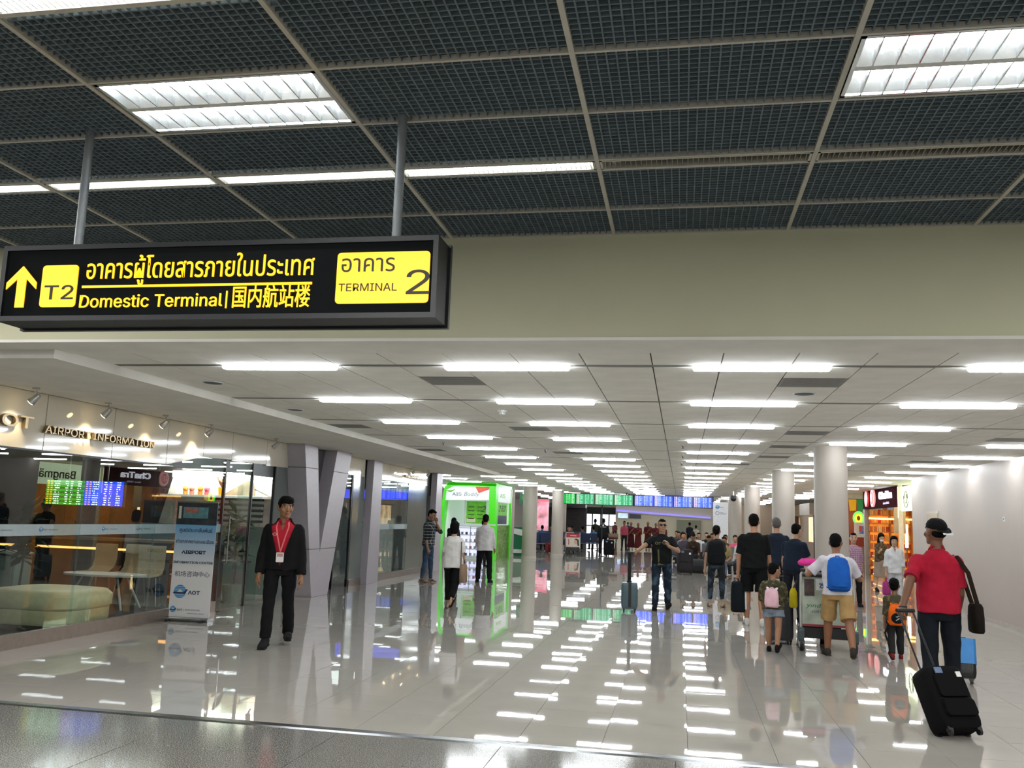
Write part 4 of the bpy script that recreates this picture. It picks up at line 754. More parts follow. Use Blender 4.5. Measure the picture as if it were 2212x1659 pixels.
suitcase('tall dark suitcase under grey coat behind man in sunglasses', '2d2a2c', (.12, 30.2, 0), .2, .5, .3, .8, 0, .25, None, True)
t = thing('brown_bag', 'brown duffel bag on top of the distant black suitcase', 'bag', (-3.15, 43, .79)); MB().loft([[(x, .14 * math.cos(a), .13 + .13 * math.sin(a)) for a in [2 * PI * i / 14 for i in range(14)]] for x in (-.22, -.2, .2, .22)]).build('body', mat('brown_leather', '5a3a2c', .5), t, True); MB().tube([(-.1, 0, .25), (-.05, 0, .36), (.05, 0, .36), (.1, 0, .25)], .012).build('strap', mat('brown_leather'), t)
def floor_bag(lab, c, loc, s):
    t = thing('soft_bag', lab, 'bag', loc); rings = []
    for z, q in ((0, .9), (.05, 1.05), (.16, 1.0), (.26, .7), (.3, .4)): rings.append([(s * q * .36 * math.cos(2 * PI * i / 18) * (1 + .06 * math.sin(3 * i)), s * q * .22 * math.sin(2 * PI * i / 18), s * z) for i in range(18)])
    MB().loft(rings).build('body', mat('bag' + c, c, .8, bump=.3, bscale=20), t, True); MB().tube([(-.12 * s, 0, .27 * s), (0, 0, .42 * s), (.12 * s, 0, .27 * s)], .015).build('strap', mat('bag' + c), t); MB().box((-.2 * s, -.24 * s, .06 * s), (.2 * s, -.19 * s, .16 * s)).build('pocket', mat('bag' + c), t); return t
floor_bag('black soft duffel bag on floor in front of seated man', '16181b', (.52, 31.6, 0), 1.5)
floor_bag('pale plastic bag on the floor beside the black duffel', 'a09a88', (1.05, 31.4, 0), .9)
def trolley(lab, loc, rz, poster, extra):
    t = thing('luggage_trolley', lab, 'trolley', loc, rz)   # pushed towards +y
    stl = M['white_metal']
    for s in (-1, 1):
        MB().tube([(s * .33, -.02, .2), (s * .34, -.05, .55), (s * .33, -.08, 1.0), (s * .3, -.16, 1.07)], .017, 10).build('upright', stl, t, True); MB().tube([(s * .33, -.02, .2), (s * .28, .8, .17)], .02, 10).build('side_rail', stl, t, True)
        for y, r_ in ((-.1, .1), (.1, .075)):
            w_ = MB().cyl((s * .34 - .022, y, r_), r_, .044, 22, 0); w_.build('wheel', M['black_plastic'], t, True); MB().cyl((s * .34 - .024, y, r_), r_ * .5, .048, 16, 0).build('hub', M['steel'], t)
        MB().rbox((s * .34 - .035, -.2, .13), (s * .34 + .035, .02, .3), .03, 0, 3).build('wheel_guard', mat('guard_teal', '3d4a4e', .4), t)
        MB().tube([(s * .33, -.02, .2), (s * .34, -.1, .1)], .018).build('wheel_stem', stl, t)
    MB().cyl((-.03, .75, .07), .07, .06, 20, 0).build('front_wheel', M['black_plastic'], t, True)
    MB().tube([(-.34, -.17, 1.06), (.34, -.17, 1.06)], .022, 12).build('push_bar', M['black_plastic'], t, True)
    MB().box((-.32, -.03, .16), (.32, -.005, .3)).build('bumper', M['black_plastic'], t); MB().box((-.29, .0, .19), (.29, .8, .21)).build('platform', M['steel'], t)
    MB().box((-.32, -.075, .32), (.32, -.05, .98)).build('ad_panel', poster, t); MB().box((-.32, -.085, .32), (.32, -.045, .35)).build('panel_edge', mat('red_trim', '8c2f38', .5), t); MB().box((-.33, -.09, .97), (.33, -.04, 1.0)).build('panel_rail', M['black_plastic'], t)
    extra(t); return t
def ad1(t):
    MB().box((-.14, -.082, .8), (.3, -.076, .95)).build('name_board', M['white_metal'], t); text('lettering', 'ZH', .11, mat('banner_ink'), t, (-.1, -.084, .83), FACE_CAM, .001, bold=.03)
    MB().box((-.29, -.082, .72), (-.16, -.076, .94)).build('dark_note', mat('note_dark', '4a3a36', .5, var=.4, vscale=20), t)
    text('lettering', 'yindee', .085, mat('sign_green', '2f7a4a', .5), t, (-.27, -.078, .57), FACE_CAM, .001, width=.3, font=False, shear=.3); text('lettering', 'สวัสดี ยินดีต้อนรับ', .05, mat('banner_ink'), t, (-.2, -.078, .5), FACE_CAM, .001, width=.3)
trolley('steel luggage trolley with green poster pushed by man with blue backpack', (1.93, 12.95, 0), R(-3), mat('ad_green', 'aab5a4', .4, var=.3, vscale=5), ad1)
def ad2(t):
    MB().box((-.32, -.083, .8), (.32, -.076, .97)).build('red_heading', mat('ad_red', 'b0303c', .5), t); MB().rbox((-.14, -.088, .86), (.16, -.084, .9), .015, 1, 3).build('heading_script', M['white_metal'], t)
    b = MB(); b.add([(.14 + .09 * math.cos(2 * PI * i / 20), -.078, .6 + .13 * math.sin(2 * PI * i / 20)) for i in range(20)], [tuple(range(20))]); b.build('portrait_face', mat('poster_skin', 'd0a088', .6), t)
    MB().add([(.06, -.08, .7), (.14, -.08, .76), (.27, -.08, .7), (.3, -.08, .4), (.22, -.08, .42), (.2, -.08, .66), (.1, -.08, .7)], [(0, 1, 2, 3, 4, 5, 6)]).build('portrait_hair', M['black_plastic'], t)
    MB().box((-.22, -.079, .45), (-.18, -.077, .72)).build('red_bar', mat('ad_red'), t)
trolley('luggage trolley with portrait poster parked by the left benches', (-5.1, 43.4, 0), R(4), mat('ad_cream', 'cfc8b8', .4), ad2)
# ---------------------------------------------------------------- people
V = Vector
JOBS = []      # (object, voxel size, post function)
def job(o, vox, post=None):
    m = o.modifiers.new('remesh', 'REMESH'); m.mode = 'VOXEL'; m.voxel_size = vox; m.use_smooth_shade = True
    JOBS.append((o, post))
def run_jobs():
    dg = bpy.context.evaluated_depsgraph_get()
    for o, post in JOBS:
        me = bpy.data.meshes.new_from_object(o.evaluated_get(dg)); old = o.data
        mats = [m for m in old.materials]; me.materials.clear(); [me.materials.append(m) for m in mats]
        me.polygons.foreach_set('material_index', [0] * len(me.polygons)); me.name = o.name
        o.modifiers.clear(); o.data = me; bpy.data.meshes.remove(old)
        n = len(me.vertices); co = np.empty(n * 3, np.float32); me.vertices.foreach_get('co', co); co = co.reshape(n, 3)
        # relax the voxel steps
        ne = len(me.edges); ed = np.empty(ne * 2, np.int32); me.edges.foreach_get('vertices', ed); ed = ed.reshape(ne, 2)
        deg = np.bincount(ed.ravel(), minlength=n).astype(np.float32)[:, None] + 1e-6
        for _ in range(2):
            acc = np.zeros_like(co)
            for k in range(3): acc[:, k] = np.bincount(ed[:, 0], co[ed[:, 1], k], n) + np.bincount(ed[:, 1], co[ed[:, 0], k], n)
            co = co * .45 + (acc / deg) * .55
        if post: co = post(me, co)
        me.vertices.foreach_set('co', co.ravel()); me.update(); me.shade_smooth()
def wrinkle(amp, sc=16, seed=0.0):
    def f(me, co):
        x, y, z = co[:, 0] * sc + seed, co[:, 1] * sc, co[:, 2] * sc
        x = x + .8 * np.sin(y * .8 + z * .5); d = np.sin(x * 1.3 + 2.1 * np.sin(z * .7)) * np.sin(z * 1.1 + 1.7 * np.sin(y * .9 + x * .4)) + .5 * np.sin(2.3 * z + 1.9 * x) * np.sin(1.8 * y - z)
        nm = np.empty(len(co) * 3, np.float32); me.vertices.foreach_get('normal', nm); return co + nm.reshape(-1, 3) * (d * amp)[:, None].astype(np.float32)
    return f
def cut(me, co, mask_fn, inner=None):
    """delete the faces whose centre the mask marks"""
    bm = bmesh.new(); bm.from_mesh(me); bm.verts.ensure_lookup_table()
    for v, c in zip(bm.verts, co): v.co = c
    bmesh.ops.delete(bm, geom=[f for f in bm.faces if mask_fn(f.calc_center_median())], context='FACES'); bm.to_mesh(me); bm.free()
    n = len(me.vertices); bc = {}
    cnt = {}
    for pl_ in me.polygons:
        for e in pl_.edge_keys: cnt[e] = cnt.get(e, 0) + 1
    nb = {}
    for (a_, b_), q in cnt.items():
        if q == 1: nb.setdefault(a_, []).append(b_); nb.setdefault(b_, []).append(a_)
    cur = {v: me.vertices[v].co.copy() for v in nb}
    for _ in range(14): cur = {v: cur[v] * .4 + sum((cur[w] for w in nb[v]), Vector()) * (.6 / len(nb[v])) for v in nb}
    for v, q in cur.items(): me.vertices[v].co = q
    c2 = np.empty(n * 3, np.float32); me.vertices.foreach_get('co', c2); return c2.reshape(n, 3)
def cloth(c, kind='plain'):
    k = 'cloth_' + kind + c
    if k in M: return M[k]
    m = mat(k, c, .85, var=.13, vscale=9, bump=.25, bscale=35, spec=.14)
    if kind in ('plaid', 'check', 'denim', 'stripe', 'camo'):
        N, L, b = nodes_of(m); tc = N.new('ShaderNodeTexCoord'); sp = N.new('ShaderNodeSeparateXYZ'); L.new(tc.outputs['Object'], sp.inputs[0])
        mx = N.new('ShaderNodeMix'); mx.data_type = 'RGBA'; mx.inputs[6].default_value = col(c)
        if kind in ('plaid', 'check'):
            s = 14 if kind == 'plaid' else 22
            a = math_node(N, L, 'LESS_THAN', math_node(N, L, 'FRACT', math_node(N, L, 'MULTIPLY', sp.outputs[2], s)), .22); h = math_node(N, L, 'LESS_THAN', math_node(N, L, 'FRACT', math_node(N, L, 'MULTIPLY', math_node(N, L, 'ADD', sp.outputs[0], sp.outputs[1]), s)), .22)
            L.new(math_node(N, L, 'MULTIPLY', math_node(N, L, 'ADD', a, h), .5), mx.inputs[0]); mx.inputs[7].default_value = col('9aa0a0' if kind == 'plaid' else 'c8b4c4')
        elif kind == 'stripe':
            L.new(math_node(N, L, 'LESS_THAN', math_node(N, L, 'FRACT', math_node(N, L, 'MULTIPLY', sp.outputs[2], 40)), .35), mx.inputs[0]); mx.inputs[7].default_value = col('77727a')
        else:
            nz = N.new('ShaderNodeTexNoise'); nz.inputs['Scale'].default_value = 6 if kind == 'denim' else 22; L.new(tc.outputs['Object'], nz.inputs['Vector'])
            mr = N.new('ShaderNodeMapRange'); mr.inputs[1].default_value = .5; mr.inputs[2].default_value = .7; L.new(nz.outputs[0], mr.inputs[0]); L.new(mr.outputs[0], mx.inputs[0]); mx.inputs[7].default_value = col('4a5c70' if kind == 'denim' else '7a6c4c')
        L.new(mx.outputs[2], b.inputs['Base Color'])
    return m
def skin_mat(c): return mat('skin_' + c, c, .5, var=.06, vscale=8, spec=.35)
hair_m = mat('hair_black', '070606', .8, spec=.12, var=.3, vscale=60, bump=.5, bscale=90)
def rot(v, axis, a): return Matrix.Rotation(a, 3, axis) @ V(v)

DEF = dict(h=1.72, build=1.0, lean=0, side=0, twist=0, head=(0, 0), thL=(0, 4), thR=(0, -4), shL=0, shR=8, footL=0, footR=0,
           armL=(-4, 8, 12), armR=(6, 8, 12), curl=.6, fem=False, vox=.011, seat=False)
def limb(d0, pitch, out, s):
    """unit vector hanging down, swung forward by pitch and outward by out degrees (s = side, +1 right)"""
    v = V((0, 0, -1)); v = rot(v, 'X', R(pitch)); v = rot(v, 'Y', R(-out * s)); return v
def person(label, loc, face, p, outfit, skin='8a6248', hair='short', group=None, name='person'):
    """Z-up figure facing +y before it is turned by FACE degrees; loc = the spot on the floor under the pelvis"""
    P = dict(DEF); P.update(p); k = P['h'] / 1.75; bw = P['build'] * k; fem = P['fem']; vox = P['vox']
    leg_f = P.get('leg', 1.0)
    up = limb  # alias
    J = {}; pel = V((0, 0, .93 * k))
    for s, n in ((-1, 'L'), (1, 'R')):
        hip = pel + V((s * .09 * bw, 0, -.02 * k)); th = P['th' + n]; d = up(0, th[0], th[1] if len(th) > 1 else 2, s) if not isinstance(th, V) else th
        if len(th) == 2 and th[1] < 0: d = up(0, th[0], -th[1], s)
        knee = hip + d * .42 * k * leg_f; sd = up(0, th[0] - P['sh' + n], (th[1] if th[1] >= 0 else -th[1]) * .5, s); ank = knee + sd * .40 * k * leg_f
        J['hip' + n], J['knee' + n], J['ank' + n] = hip, knee, ank
        fy = P['foot' + n]; fd = rot((0, 1, 0), 'X', R(-fy)); fd = rot(fd, 'Z', R(-s * P.get('toe', 8))); J['foot' + n] = fd
    low0 = min(q.z for n in 'LR' for q in (J['ank' + n] + J['foot' + n] * .15 * k + V((0, 0, -.075 * k)), J['ank' + n] + J['foot' + n] * -.06 * k + V((0, 0, -.075 * k))))
    SH0 = V((0, 0, -low0)) if not P['seat'] else V((0, 0, P['seat'] - (pel.z - .1 * k)))
    RT = Matrix.Rotation(R(-P['lean']), 3, 'X') @ Matrix.Rotation(R(P['side']), 3, 'Y') @ Matrix.Rotation(R(P['twist']), 3, 'Z')
    def T(x, y, z): return pel + RT @ V((x * k, y * k, z * k))
    shw = (.138 if fem else .160) * P['build']
    neck = T(0, -.005, .52); RH = RT @ Matrix.Rotation(R(P['lean'] * .75), 3, 'X') @ Matrix.Rotation(R(P['head'][0]), 3, 'Z') @ Matrix.Rotation(R(P['head'][1]), 3, 'X')
    hs = P.get('hs', 1.0) * k
    headc = neck + RT @ V((0, .012 * k, .042 * k)) + RH @ V((0, .015, .10)) * hs
    def H(x, y, z): return headc + RH @ V((x * hs, y * hs, z * hs))
    for s, n in ((-1, 'L'), (1, 'R')):
        ik = P['arm' + n] if P['arm' + n][0] == 'ik' else None
        sh = T(s * shw, -.006, .405); a = P['arm' + n] if not ik else (0, 8, 8); d = RT @ up(0, a[0], a[1], s); el = sh + d * .29 * k
        f = RT @ up(0, a[0] + a[2], a[3] if len(a) > 3 else a[1] * .3, s); wr = el + f * .25 * k
        if ik: # two-bone reach to a point in the room
            tg_ = Matrix.Rotation(R(-face), 3, 'Z') @ (V(ik[1]) - V(loc)) - SH0
            L1, L2 = .29 * k, .25 * k; dv = tg_ - sh; dl = min(dv.length, (L1 + L2) * .995); dv = dv.normalized(); ca = (L1 * L1 + dl * dl - L2 * L2) / (2 * L1 * dl); hint = V(ik[2]) if len(ik) > 2 else V((s * .5, -.6, -.6)); hint = (hint - dv * hint.dot(dv)).normalized()
            el = sh + dv * (L1 * ca) + hint * (L1 * math.sqrt(max(0, 1 - ca * ca))); wr = sh + dv * dl; f = (wr - el).normalized()
            if len(ik) > 3: f = (f * .4 + V(ik[3]).normalized()).normalized()
        J['sh' + n], J['el' + n], J['wr' + n], J['fd' + n] = sh, el, wr, f
    # feet on the floor
    def sole(n): a, f = J['ank' + n], J['foot' + n]; return [a + f * .15 * k + V((0, 0, -.075 * k)), a + f * -.06 * k + V((0, 0, -.075 * k))]
    low = min(q.z for n in 'LR' for q in sole(n)); sh_ = V((0, 0, -low)) if not P['seat'] else V((0, 0, 0))
    if P['seat']: sh_ = V((0, 0, P['seat'] - (pel.z - .1 * k)))
    for n in J:
        if not n.startswith(('foot', 'fd')): J[n] = J[n] + sh_
    pel0 = pel; pel = pel + sh_; headc = headc + sh_; neck = neck + sh_
    def ring(c, M3, rx, ry, n=18, p_=2.3):
        pts = []
        for i in range(n):
            t = 2 * PI * i / n; cx, sy = math.cos(t), math.sin(t)
            pts.append(c + M3 @ V((rx * math.copysign(abs(cx) ** (2 / p_), cx), ry * math.copysign(abs(sy) ** (2 / p_), sy), 0)))
        return pts
    I3 = Matrix.Identity(3)
    def torso(b, inf=0, z0=-.1, z1=.50, hem=0, straight=False):
        prof = [(-.12, .150, .095, 0), (-.05, .168, .112, -.008), (.03, .162, .110, -.006), (.12, .140 if fem else .150, .098, 0), (.22, .142 if fem else .155, .104, .008), (.32, .152 if fem else .168, .112, .010), (.39, .155 if fem else .174, .105, .0), (.435, .128 if fem else .146, .088, -.006), (.468, .092, .072, -.010), (.496, .068, .060, -.010), (.52, .055, .06, -.008)]
        rings = []
        for z, rx, ry, oy in prof:
            if z < z0 - .001 or z > z1 + .001: continue
            if straight and z < .36: rx = max(rx, (.156 if fem else .168) + .02 * max(0, z - .15)); ry = max(ry, .108)
            e = inf + (hem if z <= z0 + .05 else 0); M3 = RT if z > 0 else I3
            c = pel + RT @ V((0, oy * k, z * k)) if z > 0 else pel + V((0, oy * k, z * k))
            rings.append(ring(c, M3, rx * bw + e, ry * bw * P.get('belly', 1) + e))
        b.loft(rings)
    def chain(b, pts, rad, n=12): b.tube(pts, rad, n); 
    def arm(b, n, inf=0, frac=2.0, flare=0):
        """frac 0..1 along the upper arm, 1..2 along the forearm"""
        s = J['sh' + n]; e = J['el' + n]; w = J['wr' + n]; ua = (.049 if not fem else .043) * bw; q0 = s
        if frac <= 1: b.tube([q0, s.lerp(e, frac * .5), s.lerp(e, frac)], [ua + .006 + inf, ua + inf, ua * .95 + inf + flare], 12)
        else:
            g = frac - 1; b.tube([q0, s.lerp(e, .5), e, e.lerp(w, .3 * g), e.lerp(w, g)], [ua + .006 + inf, ua + inf, ua * .84 + inf, ua * .82 + inf, (ua * .82) * (1 - g) + .03 * bw * g + inf + flare], 12)
        b.ball(q0, ua + .004 + inf * .8, 12, 8)
        if frac > 1: b.ball(e, ua * .84 + inf, 10, 8)
    def leg(b, n, inf=0, frac=2.0, flare=0, thick=1.0):
        h, kn, a = J['hip' + n], J['knee' + n], J['ank' + n]; t = .083 * bw * thick
        if frac <= 1: b.tube([h, h.lerp(kn, frac * .5), h.lerp(kn, frac)], [t + inf, t * .93 + inf, t * (1 - .28 * frac) + inf + flare], 14)
        else:
            g = frac - 1; pts = [h, h.lerp(kn, .5), kn, kn.lerp(a, .3 * g), kn.lerp(a, g)]; cy_ = .052 * bw * thick
            b.tube(pts, [t + inf, t * .88 + inf, t * .68 + inf, cy_ + .004 + inf, (cy_ * (1 - g) + .036 * bw * g) + inf + flare], 14)
            b.ball(kn, t * .66 + inf, 12, 8)
        b.ball(h, t * .98 + inf, 12, 8)
    def hand(b, n):
        w, f = J['wr' + n], J['fd' + n]; s = -1 if n == 'L' else 1
        side_ = V((1, 0, 0)) if n == 'R' else V((-1, 0, 0)); side_ = RT @ side_
        nrm = (-side_ + f * side_.dot(f)).normalized() if abs(side_.dot(f)) < .95 else V((0, 0, 1)); wd = f.cross(nrm).normalized()
        if wd.dot(V((0, 1, 0))) < 0 and abs(f.z) > .4: wd = -wd
        hk = k * P.get('hand', 1.0); pc = w + f * .05 * hk
        b.tube([w - f * .02, w + f * .03 * hk, w + f * .075 * hk, w + f * .095 * hk], [.024 * bw, (.03 * hk, .017 * hk), (.041 * hk, .017 * hk), (.037 * hk, .014 * hk)] if False else [.025 * hk, .029 * hk, .031 * hk, .026 * hk], 10)
        c = P['curl'] if not isinstance(P['curl'], dict) else P['curl'][n]
        for i, (o, L) in enumerate(((.034, .068), (.0115, .078), (-.0115, .072), (-.034, .056))):
            q = w + f * .088 * hk + wd * o * hk; d1 = (f * math.cos(c * .5) + nrm * math.sin(c * .5)).normalized(); d2 = (f * math.cos(c * 1.3) + nrm * math.sin(c * 1.3)).normalized(); d3 = (f * math.cos(c * 1.9) + nrm * math.sin(c * 1.9)).normalized()
            r_ = max(.0085 * hk, vox * .9); a1 = q + d1 * L * .45 * hk; a2 = a1 + d2 * L * .33 * hk; b.tube([q, a1, a2, a2 + d3 * L * .27 * hk], [r_, r_ * .97, r_ * .92, r_ * .75], 7)
        q = w + f * .03 * hk + wd * .026 * hk; d1 = (f * .75 + wd * .55 + nrm * .35).normalized(); d2 = (f * .95 + wd * .1 + nrm * .45).normalized()
        b.tube([q, q + d1 * .04 * hk, q + d1 * .04 * hk + d2 * .032 * hk], [.013 * hk, max(.0105 * hk, vox * .95), max(.0085 * hk, vox * .85)], 8)
    def head(b):
        prof = [(-.118, .026, .030, .055), (-.105, .046, .048, .042), (-.085, .057, .070, .022), (-.055, .066, .084, .010), (-.02, .072, .091, .004), (.02, .076, .097, -.004), (.055, .077, .098, -.010), (.085, .070, .089, -.012), (.105, .054, .068, -.012), (.12, .03, .036, -.012)]
        b.loft([[H(rx * math.cos(2 * PI * i / 20), oy + ry * math.sin(2 * PI * i / 20), z) for i in range(20)] for z, rx, ry, oy in prof])
        b.tube([H(0, .088, .022), H(0, .103, -.012), H(0, .112, -.032), H(0, .098, -.042)], [.009 * hs, .012 * hs, .017 * hs, .012 * hs], 8)
        b.ball(H(0, .090, -.068), .022 * hs, 10, 6); b.ball(H(0, .085, -.102), .024 * hs, 10, 6)
        for s in (-1, 1):
            b.ball(H(s * .045, .066, -.03), .026 * hs, 10, 6); b.ball(H(s * .034, .082, .030), .017 * hs, 8, 6); b.tube([H(s * .074, -.012, .022), H(s * .086, -.02, .016), H(s * .084, -.014, -.026), H(s * .073, -.006, -.034)], [.009 * hs, .013 * hs, .012 * hs, .008 * hs], 8)
        b.tube([neck + RT @ V((0, -.005 * k, -.05 * k)), neck + RT @ V((0, .002, .02 * k)), H(0, -.012, -.06), H(0, -.012, .0)], [.062 * bw, .052 * k, .053 * k, .05 * k], 14)
    def foot(b, n, inf=0, kind='shoe'):
        a, f = J['ank' + n], J['foot' + n]; u = V((0, 0, 1)); lat_ = f.cross(u).normalized(); un = lat_.cross(f).normalized()
        prof = [(-.075, .022, .03, .035), (-.05, .036, .05, .05), (0, .038, .062, .06), (.05, .042, .045, .045), (.10, .047, .034, .034), (.145, .044, .027, .027), (.175, .03, .02, .02)] if kind != 'bare' else [(-.06, .02, .03, .035), (-.03, .03, .045, .045), (.02, .032, .05, .05), (.07, .038, .032, .032), (.12, .042, .02, .02), (.155, .03, .014, .014)]
        rings = []
        for y, w_, hh, cz in prof: rings.append([a + f * y * k + un * ((-.075 + cz) * k + (hh * k + inf) * math.sin(2 * PI * i / 14) * (1 if math.sin(2 * PI * i / 14) > 0 else cz / hh * .98)) + lat_ * ((w_ * k + inf) * math.cos(2 * PI * i / 14)) for i in range(14)])
        b.loft(rings)
    o_ = outfit; sk = skin_mat(skin)
    bare_legs = o_.get('legs', 'long') in ('knee', 'short'); slv = o_.get('sleeve', .75)
    b = MB(); torso(b, -.012); head(b)
    for n in 'LR':
        arm(b, n, -.003); hand(b, n); leg(b, n, 0 if bare_legs else -.02, 2.0); foot(b, n, -.006, 'bare')
    me = b.mesh('body', [sk, mat('lips_' + skin, o_.get('lips', '7a4238'), .5), hair_m, mat('eye_white', 'c9c4bc', .3)])
    root = link(name, me, None, loc); root.rotation_euler = (0, 0, R(face)); tag(root, label, 'person', group)
    hm = RH.copy().inverted(); hc = headc.copy()
    def face_mats(me_, co):
        ctr = np.empty(len(me_.polygons) * 3, np.float32); me_.vertices.foreach_set('co', co.ravel()); me_.update(); me_.polygons.foreach_get('center', ctr); ctr = ctr.reshape(-1, 3)
        q = (ctr - np.array(hc)) @ np.array(hm).T / hs; mi = np.zeros(len(ctr), np.int32)
        fr_ = (q[:, 1] > .05) & (np.abs(q[:, 2]) < .13)
        mi[fr_ & (np.abs(q[:, 0]) < .024) & (np.abs(q[:, 2] + .07) < .007)] = 1
        e = fr_ & (np.abs(np.abs(q[:, 0]) - .033) < .013) & (np.abs(q[:, 2] - .008) < .0038); mi[e & (vox < .01)] = 3
        mi[fr_ & (np.abs(np.abs(q[:, 0]) - .032) < .0075) & (np.abs(q[:, 2] - .008) < .0055)] = 2
        br = fr_ & (np.abs(np.abs(q[:, 0]) - .034) < .018) & (np.abs(q[:, 2] - .031) < .004); mi[br & (vox < .014)] = 2
        me_.polygons.foreach_set('material_index', mi); return co
    job(root, vox, face_mats)
    def child(nm, mb, m, vx=None, post=None, lab=None):
        c = link(nm, mb.mesh(nm, m), root); 
        if lab: c['label'] = lab
        job(c, vx or vox, post); return c
    wr_ = .0055 if vox < .016 else .002
    # trousers / shorts / skirt
    tc_ = o_.get('bottom'); fit = o_.get('fit', .010)
    if tc_:
        b = MB(); torso(b, .006 + fit * .4, -.12, .06)
        fr2 = {'long': 1.97, 'crop': 1.78, 'knee': .92, 'short': .45}[o_.get('legs', 'long')]
        for n in 'LR': leg(b, n, max(fit, .005), fr2, o_.get('flare', .004 if fr2 > 1 else .016))
        child({'long': 'trousers', 'crop': 'trousers'}.get(o_.get('legs', 'long'), 'shorts'), b, cloth(tc_, o_.get('bottom_kind', 'plain')), None, wrinkle(wr_, 15, 1.3))
    # upper clothes
    if o_.get('top'):
        b = MB(); loose = o_.get('loose', .012); hemz = o_.get('hem', -.05); torso(b, loose, hemz, .496, o_.get('hem_flare', .006), straight=True)
        for n in 'LR': arm(b, n, o_.get('sl_loose', .013), slv if not isinstance(slv, dict) else slv[n], o_.get('cuff', .006))
        b.tube([neck + RT @ V((0, -.006, -.055 * k)), neck + RT @ V((0, -.008, (.0 if o_.get('collar') else -.016) * k))], [.078 * bw, .064 * k], 14)
        iV = RT.inverted(); nk_ = neck.copy()
        def vcut(c): q = iV @ (c - nk_) / k; return q.y > .0 and q.z > -.13 and abs(q.x) < (q.z + .13) * .34
        def ptop(me_, co): co = wrinkle(wr_ * 1.2, 13, 4.7)(me_, co); return cut(me_, co, vcut) if o_.get('vneck') else co
        child(o_.get('top_name', 'shirt'), b, cloth(o_['top'], o_.get('top_kind', 'plain')), None, ptop)
        if o_.get('collar'):
            b = MB()
            for s in (-1, 1): b.add([q for q in [neck + RT @ V((s * .012, .075, -.05)) * k, neck + RT @ V((s * .06, .06, -.055)) * k, neck + RT @ V((s * .075, .0, -.01)) * k, neck + RT @ V((s * .03, -.06, .015)) * k, neck + RT @ V((s * .05, -.02, .035)) * k, neck + RT @ V((s * .03, .052, .0)) * k]], [(0, 1, 2, 5), (5, 2, 4), (2, 3, 4)])
            c = b.build('collar', cloth(o_.get('collar_col', o_['top'])), root); sm = c.modifiers.new('solid', 'SOLIDIFY'); sm.thickness = .006
    if o_.get('jacket'):
        b = MB(); torso(b, .03, o_.get('jhem', -.10), .505, .012, straight=True)
        for n in 'LR': arm(b, n, .024, 1.93, .004)
        b.tube([neck + RT @ V((0, -.01, -.06 * k)), neck + RT @ V((0, -.018, .012 * k))], [.098 * bw, .085 * k], 14)
        iR = RT.inverted(); pl = pel.copy(); wv = o_.get('open', .10)
        def gap(c): q = iR @ (c - pl); z = q.z / k; return q.y > .02 and abs(q.x) < wv * max(0, (z + .02) / .5) * 1.25 * k and z > -.02
        def pj(me_, co): co = wrinkle(.004, 12, 2.2)(me_, co); return cut(me_, co, gap)
        c = child('jacket', b, cloth(o_['jacket']), None, pj)
    if o_.get('robe'):
        b = MB(); torso(b, .02, -.12, .497); c0 = pel + V((0, 0, -.05 * k)); zb = .13 * k; 
        b.loft([ring(V((c0.x, c0.y, z)), I3, rx * bw, ry * bw) for z, rx, ry in ((zb, .24, .20), (.4 * k, .22, .18), (.7 * k, .2, .16), (c0.z + .1, .185, .135))])
        for n in 'LR': arm(b, n, .03, 1.5, .02)
        child('robe', b, cloth(o_['robe']), None, wrinkle(.006, 11, .3))
        b = MB(); b.tube([T(-.17, .05, .40) + sh_, T(-.08, .13, .30) + sh_, T(.05, .13, .12) + sh_, T(.16, .06, .02) + sh_], [.05, .06, .06, .05], 10); child('sash', b, cloth(o_.get('sash', '7a3a24')), None, wrinkle(.004))
    if o_.get('skirt'):
        b = MB(); b.loft([ring(V((pel.x, pel.y, z)), I3, rx * bw, ry * bw) for z, rx, ry in ((.42 * k, .21, .19), (.7 * k, .2, .17), (pel.z + .05, .16, .12))]); child('skirt', b, cloth(o_['skirt']), None, wrinkle(.006, 11))
    # shoes
    kind = o_.get('shoes', 'shoe')
    for n in 'LR':
        if kind == 'flip':
            b = MB(); a, f = J['ank' + n], J['foot' + n]; lat_ = f.cross(V((0, 0, 1))).normalized(); un = lat_.cross(f)
            pts = [(-.075, .02), (-.05, .036), (.03, .036), (.09, .045), (.14, .042), (.172, .022)]; V0 = [a + f * y * k + lat_ * w_ * k + un * -.075 * k for y, w_ in pts] + [a + f * y * k - lat_ * w_ * k + un * -.075 * k for y, w_ in reversed(pts)]
            m_ = len(V0); b.add(V0 + [v - un * .014 for v in V0], [tuple(range(m_)), tuple(range(2 * m_ - 1, m_ - 1, -1))] + [(i, (i + 1) % m_, m_ + (i + 1) % m_, m_ + i) for i in range(m_)])
            c = a + f * .03 * k + un * -.01 * k
            b.tube([a + f * .11 * k + un * -.05 * k, a + f * .06 * k + un * -.02 * k + lat_ * .03 * k, a + f * .0 * k + un * -.065 * k + lat_ * .04 * k], .007, 6); b.tube([a + f * .11 * k + un * -.05 * k, a + f * .06 * k + un * -.02 * k - lat_ * .03 * k, a + f * .0 * k + un * -.065 * k - lat_ * .04 * k], .007, 6)
            b.build('sandal', cloth(o_.get('shoe_col', '201c1a')), root, True)
        else:
            b = MB(); foot(b, n, .004); 
            if kind == 'high': a = J['ank' + n]; b.tube([a + V((0, 0, -.03 * k)), a.lerp(J['knee' + n], .1)], [.05 * k, .047 * k], 12)
            child('shoe', b, cloth(o_.get('shoe_col', '171717')), min(vox, .011)); 
